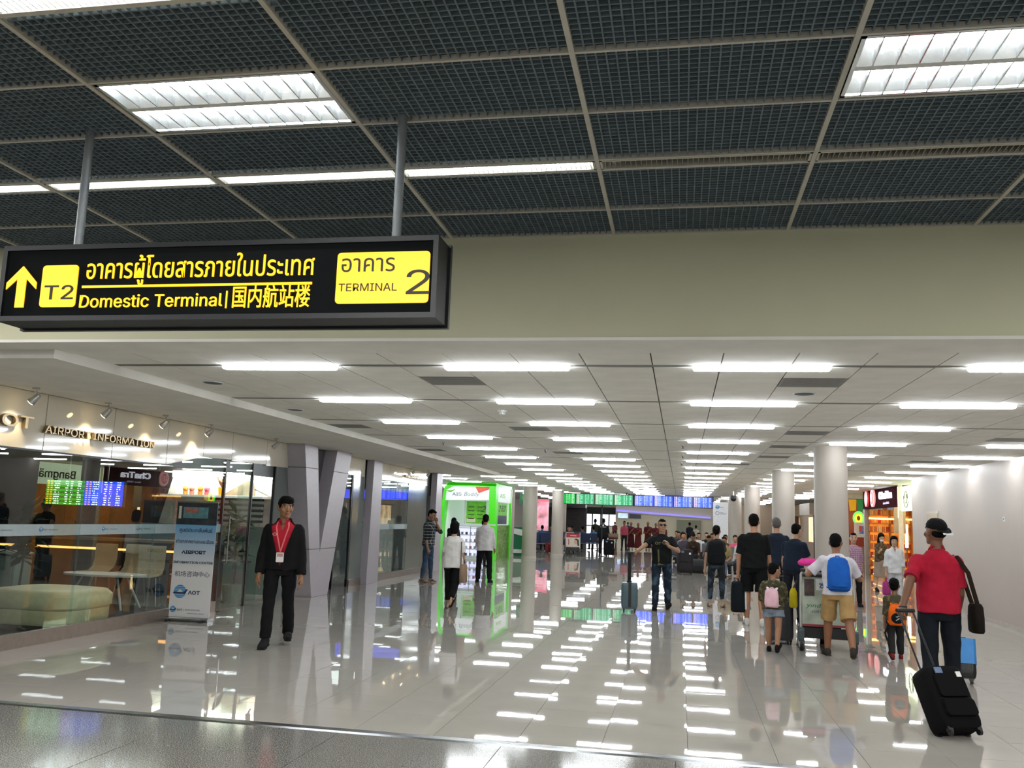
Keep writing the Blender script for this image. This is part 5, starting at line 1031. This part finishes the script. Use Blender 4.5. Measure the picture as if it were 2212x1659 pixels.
            a, f = J['ank' + n], J['foot' + n]; lat_ = f.cross(V((0, 0, 1))).normalized(); un = lat_.cross(f).normalized(); b = MB(); pts = [(-.082, .018), (-.055, .04), (.04, .041), (.10, .05), (.15, .047), (.183, .024)]
            V0 = [a + f * y * k + lat_ * w_ * k + un * -.066 * k for y, w_ in pts] + [a + f * y * k - lat_ * w_ * k + un * -.066 * k for y, w_ in reversed(pts)]; m_ = len(V0)
            b.add(V0 + [v - un * .011 for v in V0], [tuple(range(m_)), tuple(range(2 * m_ - 1, m_ - 1, -1))] + [(i, (i + 1) % m_, m_ + (i + 1) % m_, m_ + i) for i in range(m_)]); b.build('sole', cloth(o_.get('sole_col', '2a2a2a')), root)
    # hair
    def hair_part(nm, b, m=None, post=None): return child(nm, b, m or (hair_m if hair != 'grey' else mat('hair_grey', '4a4644', .5, var=.3, vscale=60, bump=.5, bscale=90)), min(vox, .009), post)
    def ell(b, c, r_, n=18, m=12):
        rings = []
        for i in range(1, m):
            t = PI * i / m; rings.append([H(c[0] + r_[0] * math.sin(t) * math.cos(2 * PI * j / n), c[1] + r_[1] * math.sin(t) * math.sin(2 * PI * j / n), c[2] - r_[2] * math.cos(t)) for j in range(n)])
        b.loft(rings)
    if hair not in ('bald', 'cap'):
        b = MB()
        if hair in ('short', 'grey', 'crop', 'fringe', 'bun'):
            g = 0 if hair != 'crop' else -.001
            ell(b, (0, -.022, .042), (.083 + g, .096 + g, .093 + g))
            ell(b, (0, -.05, -.005), (.073 + g, .062 + g, .07))
            if hair == 'fringe': ell(b, (-.005, .02, .078), (.086, .088, .054)); ell(b, (0, .05, .062), (.072, .054, .034)); [ell(b, (s * .066, .012, .03), (.018, .04, .04)) for s in (-1, 1)]
            else: ell(b, (0, .022, .088), (.066, .068, .034))
            if hair == 'bun': ell(b, (0, -.12, .04), (.04, .04, .04)); b.tube([H(0, -.12, .03), H(0, -.15, -.03), H(0, -.14, -.1)], [.025 * hs, .022 * hs, .008 * hs], 8)
        elif hair in ('bob', 'long'):
            ell(b, (0, -.02, .045), (.092, .104, .097)); lo = -.12 if hair == 'bob' else -.27
            b.loft([[H(rx * math.cos(2 * PI * j / 18), oy + ry * math.sin(2 * PI * j / 18), z) for j in range(18)] for z, rx, ry, oy in ((lo, .06, .045, -.06), (lo + .04, .09, .068, -.045), (-.02, .096, .082, -.03), (.05, .093, .095, -.024))])
            ell(b, (0, .04, .082), (.076, .058, .036))
        hair_part('hair', b, None, wrinkle(.003, 60, 2))
    if hair == 'cap':
        b = MB(); ell(b, (0, -.045, .0), (.072, .056, .05)); hair_part('hair', b)
        b = MB(); b.loft([[H(rx * math.cos(2 * PI * j / 20), -.008 + ry * math.sin(2 * PI * j / 20), z) for j in range(20)] for z, rx, ry in ((.035, .084, .104), (.07, .084, .104), (.10, .07, .088), (.125, .045, .055), (.133, .01, .012))])
        hair_part('cap', b, cloth('0e0e10'))
        s = o_.get('cap_dir', -1); b = MB(); L0 = [H(.075 * math.cos(PI * j / 12), s * (.085 + .085 * math.sin(PI * j / 12)), .046 - .035 * math.sin(PI * j / 12)) for j in range(13)]; L1 = [H(.075 * math.cos(PI * j / 12), s * .06, .05) for j in range(13)]
        for t_ in (0,): b.loft([L1 + [q + RH @ V((0, 0, .007)) for q in reversed(L1)], L0 + [q + RH @ V((0, 0, .007)) for q in reversed(L0)]])
        c = b.build('cap_brim', cloth('101013'), root); c['label'] = 'dark cap brim with pale underside edge'; MB().add([H(.05, s * .165, .02), H(-.05, s * .165, .02), H(-.05, s * .176, .005), H(.05, s * .176, .005)], [(0, 1, 2, 3)]).build('brim_edge', M['white_metal'], root)
    if o_.get('glasses'):
        b = MB()
        for s in (-1, 1): b.rbox((-.026, -.004, -.019), (.026, .004, .019), .012, 1, 4); n8 = len(b.v); vs_ = b.v[-40:]; cnt = 40; b.v[-cnt:] = [tuple(H(s * .034 + x, .1 + y - abs(x) * .1, .008 + z)) for x, y, z in vs_]
        b.tube([H(-.01, .104, .012), H(.01, .104, .012)], .004 * hs, 6)
        for s in (-1, 1): b.tube([H(s * .06, .095, .012), H(s * .078, .04, .012), H(s * .08, -.02, .012)], .004 * hs, 6)
        b.build('sunglasses', mat('shades', '0a0708', .15), root, True)
    if o_.get('mask'): b = MB(); ell(b, (0, .062, -.062), (.058, .052, .046)); child('face_mask', b, cloth('e6e6e4'), .009)
    info = dict(root=root, J=J, H=H, T=lambda x, y, z: T(x, y, z) + sh_, RT=RT, k=k, bw=bw, headc=headc)
    return info
def wp(info, p): # figure space -> world
    r = info['root']; return Matrix.Translation(r.location) @ Matrix.Rotation(r.rotation_euler[2], 4, 'Z') @ V(p)
# the people in view; face: 0 looks away from the camera (+y), 180 looks towards it
jk = person('man in black jacket over red polo walking towards the viewer with lanyard', (-4.78, 10.4, 0), 196, dict(h=1.83, thL=(-9, 1), thR=(13, 1), shL=14, shR=6, footL=-20, footR=8, armL=(-2, 12, 12), armR=(4, 11, 14), head=(24, -2), curl=.5, vox=.0065, toe=6),
            dict(top='a3222e', collar=True, collar_col='b83340', vneck=True, jacket='131214', jhem=-.09, open=.115, bottom='141315', fit=.012, flare=.014, shoe_col='1d1d1e', sleeve=.7), '8c6447', 'fringe')
def lanyard(i):
    r = i['root']; m = cloth('d86a70'); b = MB(); T_ = i['T']
    for s in (-1, 1): b.tube([T_(s * .062, .045, .5), T_(s * .07, .10, .44), T_(s * .045, .138, .34), T_(0.0, .137, .16)], [(.009, .004)] * 4, 6)
    b.build('lanyard', m, r, True); c0 = T_(0, .146, .1); b = MB(); b.rbox((c0.x - .045, c0.y - .004, c0.z - .06), (c0.x + .045, c0.y + .004, c0.z + .055), .008, 1, 2); b.build('badge', M['white_metal'], r); MB().box((c0.x - .034, c0.y + .004, c0.z + .005), (c0.x + .034, c0.y + .006, c0.z + .045)).build('badge_print', cloth('b88a86'), r)
    q = T_(.075, .148, .36); b = MB(); b.tube([(q.x + .026 * math.cos(2 * PI * t / 16), q.y + .0, q.z + .014 * math.sin(2 * PI * t / 16)) for t in range(17)], .003, 5); b.build('shirt_emblem', cloth('e8b0b0'), r)
lanyard(jk)
pl = person('man in dark plaid shirt standing by the shopfront, hand at his chin', (-6.1, 21.6, 0), 262, dict(h=1.82, thL=(3, 2), thR=(-3, 2), armR=(2, 6, 12), armL=('ik', (-5.93, 21.6, 1.44), (-.6, .2, -1), (0, .1, 1)), head=(-6, -22), vox=.011, curl=.9), dict(top='23252a', top_kind='plaid', loose=.02, collar=True, sleeve=1.25, bottom='35465a', bottom_kind='denim', fit=.004, flare=0, shoes='flip'), '8f6a50', 'short')
wt = person('short haired woman in loose white t-shirt walking away with tan tote', (-3.98, 15.75, 0), -6, dict(h=1.57, fem=True, thL=(6, 1), thR=(-14, 1), shL=4, shR=26, footL=0, footR=-48, armL=(2, 8, 40), armR=(6, 10, 25), vox=.010), dict(top='d9d6d2', loose=.035, hem=-.12, hem_flare=.02, sleeve=.8, sl_loose=.03, bottom='121214', legs='crop', fit=.016, shoe_col='1c1917', shoes='flip'), 'b08a70', 'bob')
ws = person('man in untucked white shirt standing at the green kiosk', (-4.86, 22.4, 0), 6, dict(h=1.74, thL=(1, 6), thR=(-1, 6), armL=(14, 12, 55, 0), armR=(6, 12, 30), vox=.011, toe=14), dict(top='c9c6c6', loose=.03, hem=-.12, hem_flare=.02, sleeve=1.85, collar=True, bottom='121316', fit=.016, flare=.012), '8f6a50', 'short')
gl = person('woman in black with ponytail at the kiosk counter', (-6.4, 25.2, 0), 8, dict(h=1.62, fem=True, armL=(30, 6, 60), armR=(30, 6, 60), vox=.013), dict(top='26262a', loose=.02, sleeve=1.2, bottom='16161a'), 'a07a60', 'bun')
dh = person('person with dark hair bending at the kiosk counter', (-6.5, 29.5, 0), 0, dict(h=1.6, lean=18, vox=.014), dict(top='2b2b30', bottom='1b1b20'), 'a07a60', 'short')
su_ = person('man in sunglasses and black printed t-shirt holding a suitcase handle', (-.36, 17.55, 0), 184, dict(h=1.74, thL=(-6, 3), thR=(9, 3), shL=12, shR=4, footL=-26, footR=0, armR=('ik', (-.83, 17.12, 1.07)), armL=('ik', (-.24, 17.3, 1.2), (-.8, .2, -.8), (.2, .1, 1)), head=(6, 2), vox=.0068, curl={'L': 1.0, 'R': 1.3}, belly=1.08, build=1.04), dict(top='151617', loose=.018, sleeve=.75, sl_loose=.012, bottom='1e2833', bottom_kind='denim', fit=.013, flare=.006, glasses=True, shoe_col='131313'), '9a765c', 'crop')
tx = su_['T'](-.125, .142, .33); o = text('shirt_lettering', 'OSAKA', .09, cloth('8a8560'), su_['root'], tuple(su_['T'](.14, .152, .32)), (PI / 2, 0, PI), .002, width=.28)
b = MB(); b.add([su_['T'](x, .150, z) for x, z in ((.09, .22), (.06, .23), (.05, .0), (.075, -.02), (-.05, -.06), (.09, -.07))], [(0, 1, 2, 3), (3, 4, 5)]); b.build('shirt_print', cloth('5a5636'), su_['root'])
bp_ = person('woman in dark leggings with black backpack seen from behind', (.7, 18.8, 0), -4, dict(h=1.66, fem=True, thL=(0, 4), thR=(2, 3), armL=(-6, 16, 8), armR=(40, 4, 60), vox=.011, toe=16, head=(-8, 4)), dict(top='3c3a34', loose=.014, sleeve=.7, bottom='24272a', bottom_kind='denim', fit=.003, flare=0, legs='crop', shoe_col='3a3430', shoes='flip'), 'b08a74', 'bun')
tb = person('tall man in black t-shirt and shorts walking with a black bag', (1.2, 15.75, 0), -4, dict(h=1.88, thL=(5, 2), thR=(-6, 2), shL=4, shR=10, footR=-10, armL=(2, 11, 8), armR=(8, 10, 18), vox=.010, build=1.06, toe=5), dict(top='101112', loose=.022, hem=-.1, sleeve=.85, sl_loose=.014, bottom='0f1012', legs='knee', fit=.022, shoe_col='d4d0ca', sole_col='b8b4ae'), 'a87a60', 'crop')
nv = person('man in navy shirt beyond the tall man in black', (1.85, 18.6, 0), -6, dict(h=1.86, armR=(10, 14, 20), vox=.013, build=1.05), dict(top='1d2432', loose=.022, sleeve=1.2, bottom='1a1b20', fit=.012), 'a88068', 'grey')
nt = person('man in dark blue t-shirt leaning on a luggage trolley by column', (1.95, 16.8, 0), -28, dict(h=1.76, lean=14, armL=(16, 12, 12), armR=(40, 8, 30), head=(-10, -4), vox=.011), dict(top='1d2534', loose=.02, sleeve=.72, bottom='22242c', fit=.014), 'b08a70', 'short')
kd = person('child with pink backpack, olive shirt and denim shorts walking', (1.2, 12.55, 0), -14, dict(h=1.19, leg=.94, hs=1.22, thL=(8, 1), thR=(-12, 1), shL=4, shR=22, footR=-34, armL=(16, 14, 30), armR=(24, 8, 60), head=(-38, -8), vox=.009, build=1.05), dict(top='3c3c2c', top_kind='camo', loose=.02, hem=-.06, sleeve=1.1, sl_loose=.02, bottom='7c8794', bottom_kind='denim', legs='short', fit=.018, shoe_col='1a1716'), '9c7258', 'short', None)
bb_ = person('man in white t-shirt and khaki shorts pushing trolley, blue backpack', (1.98, 12.35, 0), -3, dict(h=1.66, lean=15, thL=(22, 3), thR=(-24, 4), shL=14, shR=14, footR=-44, armL=('ik', (1.66, 12.72, 1.07)), armR=('ik', (2.2, 12.72, 1.07)), head=(-14, -4), vox=.009, curl=1.2, build=1.04), dict(top='cfccd2', loose=.018, hem=-.08, sleeve=.8, sl_loose=.02, bottom='a48558', legs='knee', fit=.02, flare=.02, shoe_col='3a3630', sole_col='4a443c'), '8a5f46', 'short')
rd = person('man in red polo and black cap pulling a suitcase, seen from behind', (2.36, 9.15, 0), 0, dict(h=1.8, thL=(-10, 2), thR=(4, 2), shL=10, shR=2, footL=-16, armL=('ik', (1.95, 8.8, .9), (-.4, -.6, 0)), armR=(6, 6, 30), head=(22, 8), vox=.0068, build=1.02, curl={'L': 1.3, 'R': .8}), dict(top='a01a30', loose=.016, hem=-.06, collar=True, sleeve=.8, sl_loose=.012, bottom='161a20', bottom_kind='plain', fit=.012, flare=.01, shoe_col='68747a', sole_col='a8acae', cap_dir=-1), '6f4a36', 'cap')
bo = person('small boy with orange backpack and red shoes walking away', (2.72, 12.6, 0), -4, dict(h=1.05, leg=.92, hs=1.3, thL=(-14, 2), thR=(10, 2), shL=14, shR=4, footL=-30, head=(-10, 6), vox=.010), dict(top='4a4636', top_kind='camo', loose=.018, sleeve=1.2, bottom='2a2a2a', fit=.012, shoe_col='8c2a28'), '8a6248', 'crop')
ww = person('woman in white blouse walking towards viewer with magenta bag', (4.62, 21.3, 0), 176, dict(h=1.55, fem=True, armR=(4, 12, 10), armL=(6, 8, 20), vox=.011, thL=(4, 1), thR=(-4, 1)), dict(top='d6d6d8', loose=.03, hem=-.12, sleeve=1.4, sl_loose=.03, collar=True, vneck=True, bottom='c9c9cc', fit=.016), 'b08c74', 'bob')
mk = person('woman in white face mask looking at a phone by tea shop', (5.3, 26.0, 0), 190, dict(h=1.6, fem=True, armL=(34, 4, 80, -16), armR=(34, 4, 80, -16), head=(0, -16), vox=.013), dict(top='4a3c30', top_kind='camo', loose=.022, sleeve=1.5, skirt='8c7c70', mask=True), 'b8947c', 'long')
pk = person('woman in pink checked shirt and black trousers walking to viewer', (3.66, 20.7, 0), 178, dict(h=1.6, fem=True, armR=(8, 10, 12), vox=.012, thL=(6, 1), thR=(-6, 1)), dict(top='8c6478', top_kind='check', loose=.03, hem=-.12, sleeve=1.1, bottom='141416', legs='long', fit=.012), 'b08a74', 'short')
cp = person('man in dark uniform jacket walking away with black suitcase', (-3.66, 43.4, 0), 2, dict(h=1.8, build=1.14, armR=(2, 12, 10), vox=.016), dict(top='15171a', loose=.03, sleeve=1.9, collar=True, bottom='14161a', fit=.016), '7a5a48', 'short')
MB().cyl((0, -.155, 1.42), .04, .004, 16, 1).build('back_emblem', M['white_metal'], cp['root']); MB().box((-.14, -.168, 1.335), (.14, -.164, 1.355)).build('back_strip', M['white_metal'], cp['root'])
for i, (x, y, h, c, lab) in enumerate([(-2.95, 54.5, 1.7, '4a2026', 'monk in dark maroon robe, leftmost of the walking monks'), (-2.5, 54, 1.66, '5a2428', 'monk in maroon robe, second of the walking monks'), (-1.95, 54.6, 1.75, '4a1d22', 'monk in dark robe and orange sash, third of the monks'), (-1.5, 55, 1.68, '54262a', 'monk in maroon robe, fourth of the walking monks'), (-1.05, 55.4, 1.6, '4c2226', 'monk behind the man in sunglasses, last of the monks')]):
    person(lab, (x, y, 0), 180 + random.uniform(-8, 8), dict(h=h, vox=.022, thL=(10, 1), thR=(-8, 1), armL=(20, 4, 60, -20), armR=(20, 4, 60, -20)), dict(robe=c, sash=random.choice(['7a3a24', '6a2a24', '8a4a34']), shoes='flip'), random.choice(['8a6248', '7a5640']), 'bald', 'walking monks in maroon robes')
person('person in pink shirt walking beside the monks', (-3.25, 53, 0), 180, dict(h=1.72, vox=.022, thL=(8, 1)), dict(top='a84a5e', sleeve=.75, bottom='22222a'), '8a6248', 'short')
person('person in black standing far off by olive partition', (.55, 62, 0), 0, dict(h=1.78, vox=.024), dict(top='1e2026', sleeve=1.0, bottom='1c1c22'), '8a6248', 'short')
person('person in pale shirt standing far off near olive partition', (.95, 61, 0), 20, dict(h=1.6, vox=.024), dict(top='b8b0a8', sleeve=1.0, bottom='3c3c44'), '8a6248', 'short')
person('person in dark green jacket standing behind the left benches', (-4.85, 52, 0), 10, dict(h=1.78, vox=.022), dict(top='2c3428', sleeve=1.9, loose=.03, bottom='24242a'), '8a6248', 'short')
for i, (x, y, c, lab) in enumerate([(-5.6, 78, '6a3a3a', 'distant person at the far cream counter, left one'), (-4.6, 80, '3a4a6a', 'distant person at the far cream counter, right one')]): person(lab, (x, y, 0), 0, dict(h=1.65, vox=.026), dict(top=c, sleeve=1, bottom='22222a'), '8a6248', 'short')
# seated travellers: four sitting figures, copied with other clothes
SEAT = dict(seat=.46, thL=(86, 5), thR=(86, 5), shL=84, shR=84, vox=.017, lean=4, armL=(26, 6, 70, -14), armR=(26, 6, 70, -14))
def seated(lab, loc, face, c, b, hair, **kw):
    d = dict(SEAT); d.update(h=kw.pop('h', 1.68)); d.update(kw); return person(lab, loc, face, d, dict(top=c, loose=.02, sleeve=d.pop('slv', .8), bottom=b), random.choice(['9a7258', '8a6248', 'a8806a']), hair)
s_list = [
 ('seated man in bright blue shirt on left bench, back to viewer', (-7.0, 45.95, 0), 0, '2a5aa0', '2a2a30', 'short', {}), ('seated woman with dark hair at left end of blue bench', (-7.75, 46.1, 0), -50, '3a3a44', '22222a', 'bob', dict(fem=True)),
 ('seated woman beside her at left end of blue bench', (-7.6, 47.5, 0), 175, 'b8b4b0', '2a2a34', 'bob', dict(fem=True)), ('seated woman in navy and white beside man in blue', (-6.75, 47.5, 0), 180, '2c3450', '33384a', 'bob', dict(fem=True)),
 ('seated woman in white top at right end of blue bench', (-6.17, 45.85, 0), 182, 'c8c4c4', '2a2a30', 'long', dict(fem=True)), ('seated woman in pale pink behind luggage trolley', (-5.6, 45.85, 0), 178, 'c8a4a8', '44404a', 'short', dict(fem=True)),
 ('seated person in grey white behind the trolley poster', (-5.75, 47.5, 0), 182, 'c4c0bc', '3a3a44', 'short', {}), ('seated person in violet on the angled blue bench', (-5.3, 49.55, 0), 25, '4a4a6a', '33333f', 'short', {}), ('seated person in light blue on the angled blue bench', (-4.72, 49.8, 0), 25, '5078a8', '2a2a34', 'short', {}),
 ('seated traveller in teal on the third left bench', (-6.1, 51, 0), 0, '3a6a74', '2a2a34', 'short', {}),
 ('seated man in brown jacket looking down at a phone, front of right group', (.42, 32.6, 0), 178, '33261f', '23282f', 'short', dict(lean=16, head=(0, -26), slv=1.9, h=1.74)), ('seated man in grey shirt and jeans leaning forward in right group', (1.0, 32.9, 0), 170, '6a6c72', '34465e', 'short', dict(lean=24, head=(0, -20))),
 ('seated person in white t-shirt behind man in brown jacket', (.65, 35.0, 0), 180, 'd0ccc8', '2a2a30', 'short', {}), ('seated person in dark violet left of man in brown jacket', (.1, 33.4, 0), 170, '4a4452', '5a6a7a', 'short', {}),
 ('seated woman in pale blouse at left of right group', (.05, 35.0, 0), 190, 'a8928a', '3a3a44', 'bob', dict(fem=True)), ('seated traveller in grey in second right row', (1.15, 35.1, 0), 185, '6c6660', '2a2a34', 'short', {}),
 ('seated traveller in navy in third right row, left', (-.1, 37.3, 0), 180, '2a3040', '2a2a34', 'short', {}), ('seated traveller in beige in third right row, middle', (.45, 37.3, 0), 180, '8a7a62', '2a2a34', 'bob', dict(fem=True)), ('seated traveller in black in third right row, right', (1.0, 37.3, 0), 175, '1e1e22', '2a2a34', 'short', {}),
 ('seated traveller in brown in the farthest right row, left', (-.2, 40.8, 0), 180, '5c4434', '2a2a34', 'short', {}), ('seated traveller in grey in the farthest right row, right', (.5, 40.8, 0), 180, '7c7c80', '2a2a34', 'short', {}),
 ('seated woman in white top with dark hair by the near column', (1.75, 29.4, 0), 215, 'c4beba', '5c6a80', 'bob', dict(fem=True, lean=12)), ('seated person in pink behind woman in white by the column', (1.75, 31.0, 0), 190, 'c8506c', '2a2a34', 'short', {}), ('seated person with dark cap of hair beside tall man in black', (1.45, 31.2, 0), 180, '4a463e', '2a2a34', 'short', {}), ('seated person in khaki bending beside the backpack woman', (1.35, 28.6, 0), 160, '8a7a54', '55606c', 'short', dict(lean=20)),
]
for a in s_list: seated(*a[:6], **a[6])
# backpacks and bags that people carry
def place_like(t, i): t.location = i['root'].location; t.rotation_euler = (0, 0, i['root'].rotation_euler[2])
def backpack(i, lab, c, w, h, d_, zc, strap=True, extra=None, yo=-.125, bump=.2):
    t = thing('backpack', lab, 'backpack'); place_like(t, i); m = cloth(c); T_ = i['T']; k = i['k']; rings = []
    for z, s, dd in ((-.5, .72, .62), (-.47, .9, .85), (-.35, 1, 1), (-.1, 1, 1), (.2, .95, .92), (.38, .84, .78), (.46, .66, .55), (.5, .4, .3)):
        c0 = T_(0, yo - .012 - d_ / 2 * dd, zc + z * h); M3 = i['RT']
        rings.append([c0 + M3 @ V((w / 2 * s * k * math.copysign(abs(math.cos(2 * PI * j / 20)) ** .7, math.cos(2 * PI * j / 20)), d_ / 2 * dd * k * math.copysign(abs(math.sin(2 * PI * j / 20)) ** .7, math.sin(2 * PI * j / 20)), 0)) for j in range(20)])
    MB().loft(rings).build('body', m, t, True)
    b = MB(); rings = []
    for z, s in ((-.42, .6), (-.38, .74), (-.1, .74), (-.04, .6)): 
        c0 = T_(0, yo - d_ - .012, zc + z * h); rings.append([c0 + i['RT'] @ V((w / 2 * s * k * math.cos(2 * PI * j / 16), .022 * k * math.sin(2 * PI * j / 16), 0)) for j in range(16)])
    b.loft(rings).build('pocket', m, t, True)
    if strap:
        for s in (-1, 1):
            MB().tube([T_(s * w * .22, yo - .05, zc + h * .36), T_(s * .095, -.085, .455), T_(s * .105, .02, .478), T_(s * .12, .122, .38), T_(s * .13, .14, .25), T_(s * .17, .04, .12), T_(s * w * .4, yo, zc - h * .4)], [(.03 * k, .01)] * 7, 8).build('strap', extra or m, t, True)
    MB().tube([T_(-.03, yo - .02, zc + h * .46), T_(-.02, yo - .03, zc + h * .54), T_(.02, yo - .03, zc + h * .54), T_(.03, yo - .02, zc + h * .46)], .008).build('grab_loop', m, t, True)
    return t
backpack(bb_, 'bright blue backpack worn by man pushing the trolley', '1d56a8', .30, .46, .14, .24, yo=-.14)
backpack(kd, 'small pale pink backpack worn by the walking child', 'd9b0ba', .27, .36, .12, .24, extra=cloth('e4d8da'), yo=-.15)
backpack(bp_, 'large black backpack worn by woman in leggings', '131416', .36, .52, .2, .24, yo=-.12)
ob = backpack(bo, 'orange and black backpack worn by the small boy', 'e0661c', .34, .44, .15, .18, yo=-.15); q = bo['T'](0, -.33, .12); MB().ball(tuple(q), (.075, .014, .07), 14, 8).build('front_patch', cloth('17181a'), ob, True); b = MB(); b.tube([q + V((.02, -.016, .03)), q + V((-.02, -.018, .02)), q + V((.02, -.018, 0)), q + V((-.02, -.016, -.025))], .006, 6).build('patch_mark', M['white_metal'], ob)
MB().tube([bo['T'](-.17, -.2, -.05), bo['T'](-.24, -.22, -.2), bo['T'](-.2, -.26, -.36)], .012).build('loose_strap', cloth('17181a'), ob, True)
def hanging_bag(i, n, lab, c, w, h, d_, drop, nm='hand_bag', stripe=None, to=None):
    wpt = i['J']['wr' + n] + i['J']['fd' + n] * .09 if to is None else to; t = thing(nm, lab, 'bag'); place_like(t, i); m = cloth(c); x, y, z = wpt; rings = []
    for zz, s in ((-h, .85), (-h + .02, 1), (-h * .5, 1.02), (-.03, .92), (0, .7)): rings.append([(x + d_ / 2 * s * math.cos(2 * PI * j / 18), y + w / 2 * s * math.copysign(abs(math.sin(2 * PI * j / 18)) ** .6, math.sin(2 * PI * j / 18)), z - drop + zz) for j in range(18)])
    MB().loft(rings).build('body', m, t, True); MB().tube([(x, y - w * .25, z - drop - .01), (x, y - .02, z - .01), (x, y + .02, z - .01), (x, y + w * .25, z - drop - .01)], .01).build('handle', m, t, True)
    if stripe: MB().tube([(x + d_ * .5, y - w * .3, z - drop - h * .05), (x + d_ * .53, y - w * .3, z - drop - h * .9)], [(.014, .006)] * 2).build('stripe', cloth(stripe), t)
    return t
hanging_bag(tb, 'L', 'black bag with white stripe carried by tall man in black', '14181c', .3, .5, .24, .06, 'hand_bag', 'dcdcdc')
hanging_bag(ww, 'R', 'magenta bag carried by woman in white blouse', '9c3a78', .26, .28, .16, .1)
t = hanging_bag(wt, 'R', 'tan canvas tote on the shoulder of woman in white t-shirt', '8c7462', .22, .32, .12, .0, 'tote_bag', None, wt['T'](.23, -.03, -.02)); MB().tube([wt['T'](.2, -.1, -.03), wt['T'](.185, -.07, .40), wt['T'](.14, .0, .47), wt['T'](.19, .07, .40), wt['T'](.22, .06, -.03)], .01).build('shoulder_strap', cloth('6c5a54'), t, True)
t = hanging_bag(rd, 'R', 'black shoulder bag hanging at the side of man in red', '17130f', .26, .26, .11, .0, 'shoulder_bag', None, rd['T'](.30, -.04, .06)); MB().tube([rd['T'](.3, -.1, .05), rd['T'](.235, -.09, .33), rd['T'](.15, -.06, .47), rd['T'](.14, .04, .475), rd['T'](.23, .10, .33), rd['T'](.3, .06, .05)], [(.02, .006)] * 6, 8).build('shoulder_strap', cloth('241a12'), t, True)
MB().tube([rd['J']['wrL'] + V((.034 * math.cos(2 * PI * j / 16), .034 * math.sin(2 * PI * j / 16), .0)) for j in range(17)], .007, 6).build('wrist_watch', M['black_plastic'], rd['root'], True)
t = hanging_bag(nt, 'L', 'pink blanket bundle resting on the luggage trolley', 'd83c90', .2, .1, .34, 0, 'pink_bundle', None, V((0, 0, 0))); t.location = (1.79, 13.4, 1.195); t.rotation_euler = (0, 0, 0)
for k_, (x, y, w, h, z, c, lab) in enumerate([(1.9, 13.35, .5, .46, .215, '1f2026', 'black suitcase lying on the luggage trolley platform'), (1.9, 13.4, .46, .3, .69, '2c2c34', 'dark bag stacked on the black suitcase on trolley')]):
    t = thing('stacked_case', lab, 'suitcase', (x, y, z)); MB().rbox((-w / 2, -.16, 0), (w / 2, .26, h), .06, 1, 3).build('body', cloth(c), t); MB().tube([(-.07, -.165, h * .6), (-.07, -.2, h * .6), (.07, -.2, h * .6), (.07, -.165, h * .6)], .01).build('handle', M['black_plastic'], t); MB().tube([(-w * .4, -.162, h * .5), (w * .4, -.162, h * .5)], .006).build('zip', M['steel_dark'], t)
t = thing('yellow_bag', 'small yellow bag hanging at the side of luggage trolley', 'bag', (1.5, 12.95, .55)); MB().loft([[(.05 * s * math.cos(2 * PI * j / 14), .09 * s * math.sin(2 * PI * j / 14), z) for j in range(14)] for z, s in ((0, .9), (.03, 1.1), (.2, 1), (.26, .5))]).build('body', cloth('b8a820'), t, True); MB().tube([(0, -.03, .25), (.05, -.01, .36), (.05, .01, .36), (0, .03, .25)], .008).build('strap', cloth('3c3c30'), t)
t = thing('phone', 'phone held by the seated man in brown jacket', 'phone', (.42, 32.2, .83)); MB().rbox((-.035, -.075, 0), (.035, .075, .01), .012, 2, 3).build('body', M['black_plastic'], t); MB().box((-.03, -.065, .01), (.03, .065, .011)).build('screen', mat('phone_glow', '9ab4d0', .3, emit=.5), t)
run_jobs()
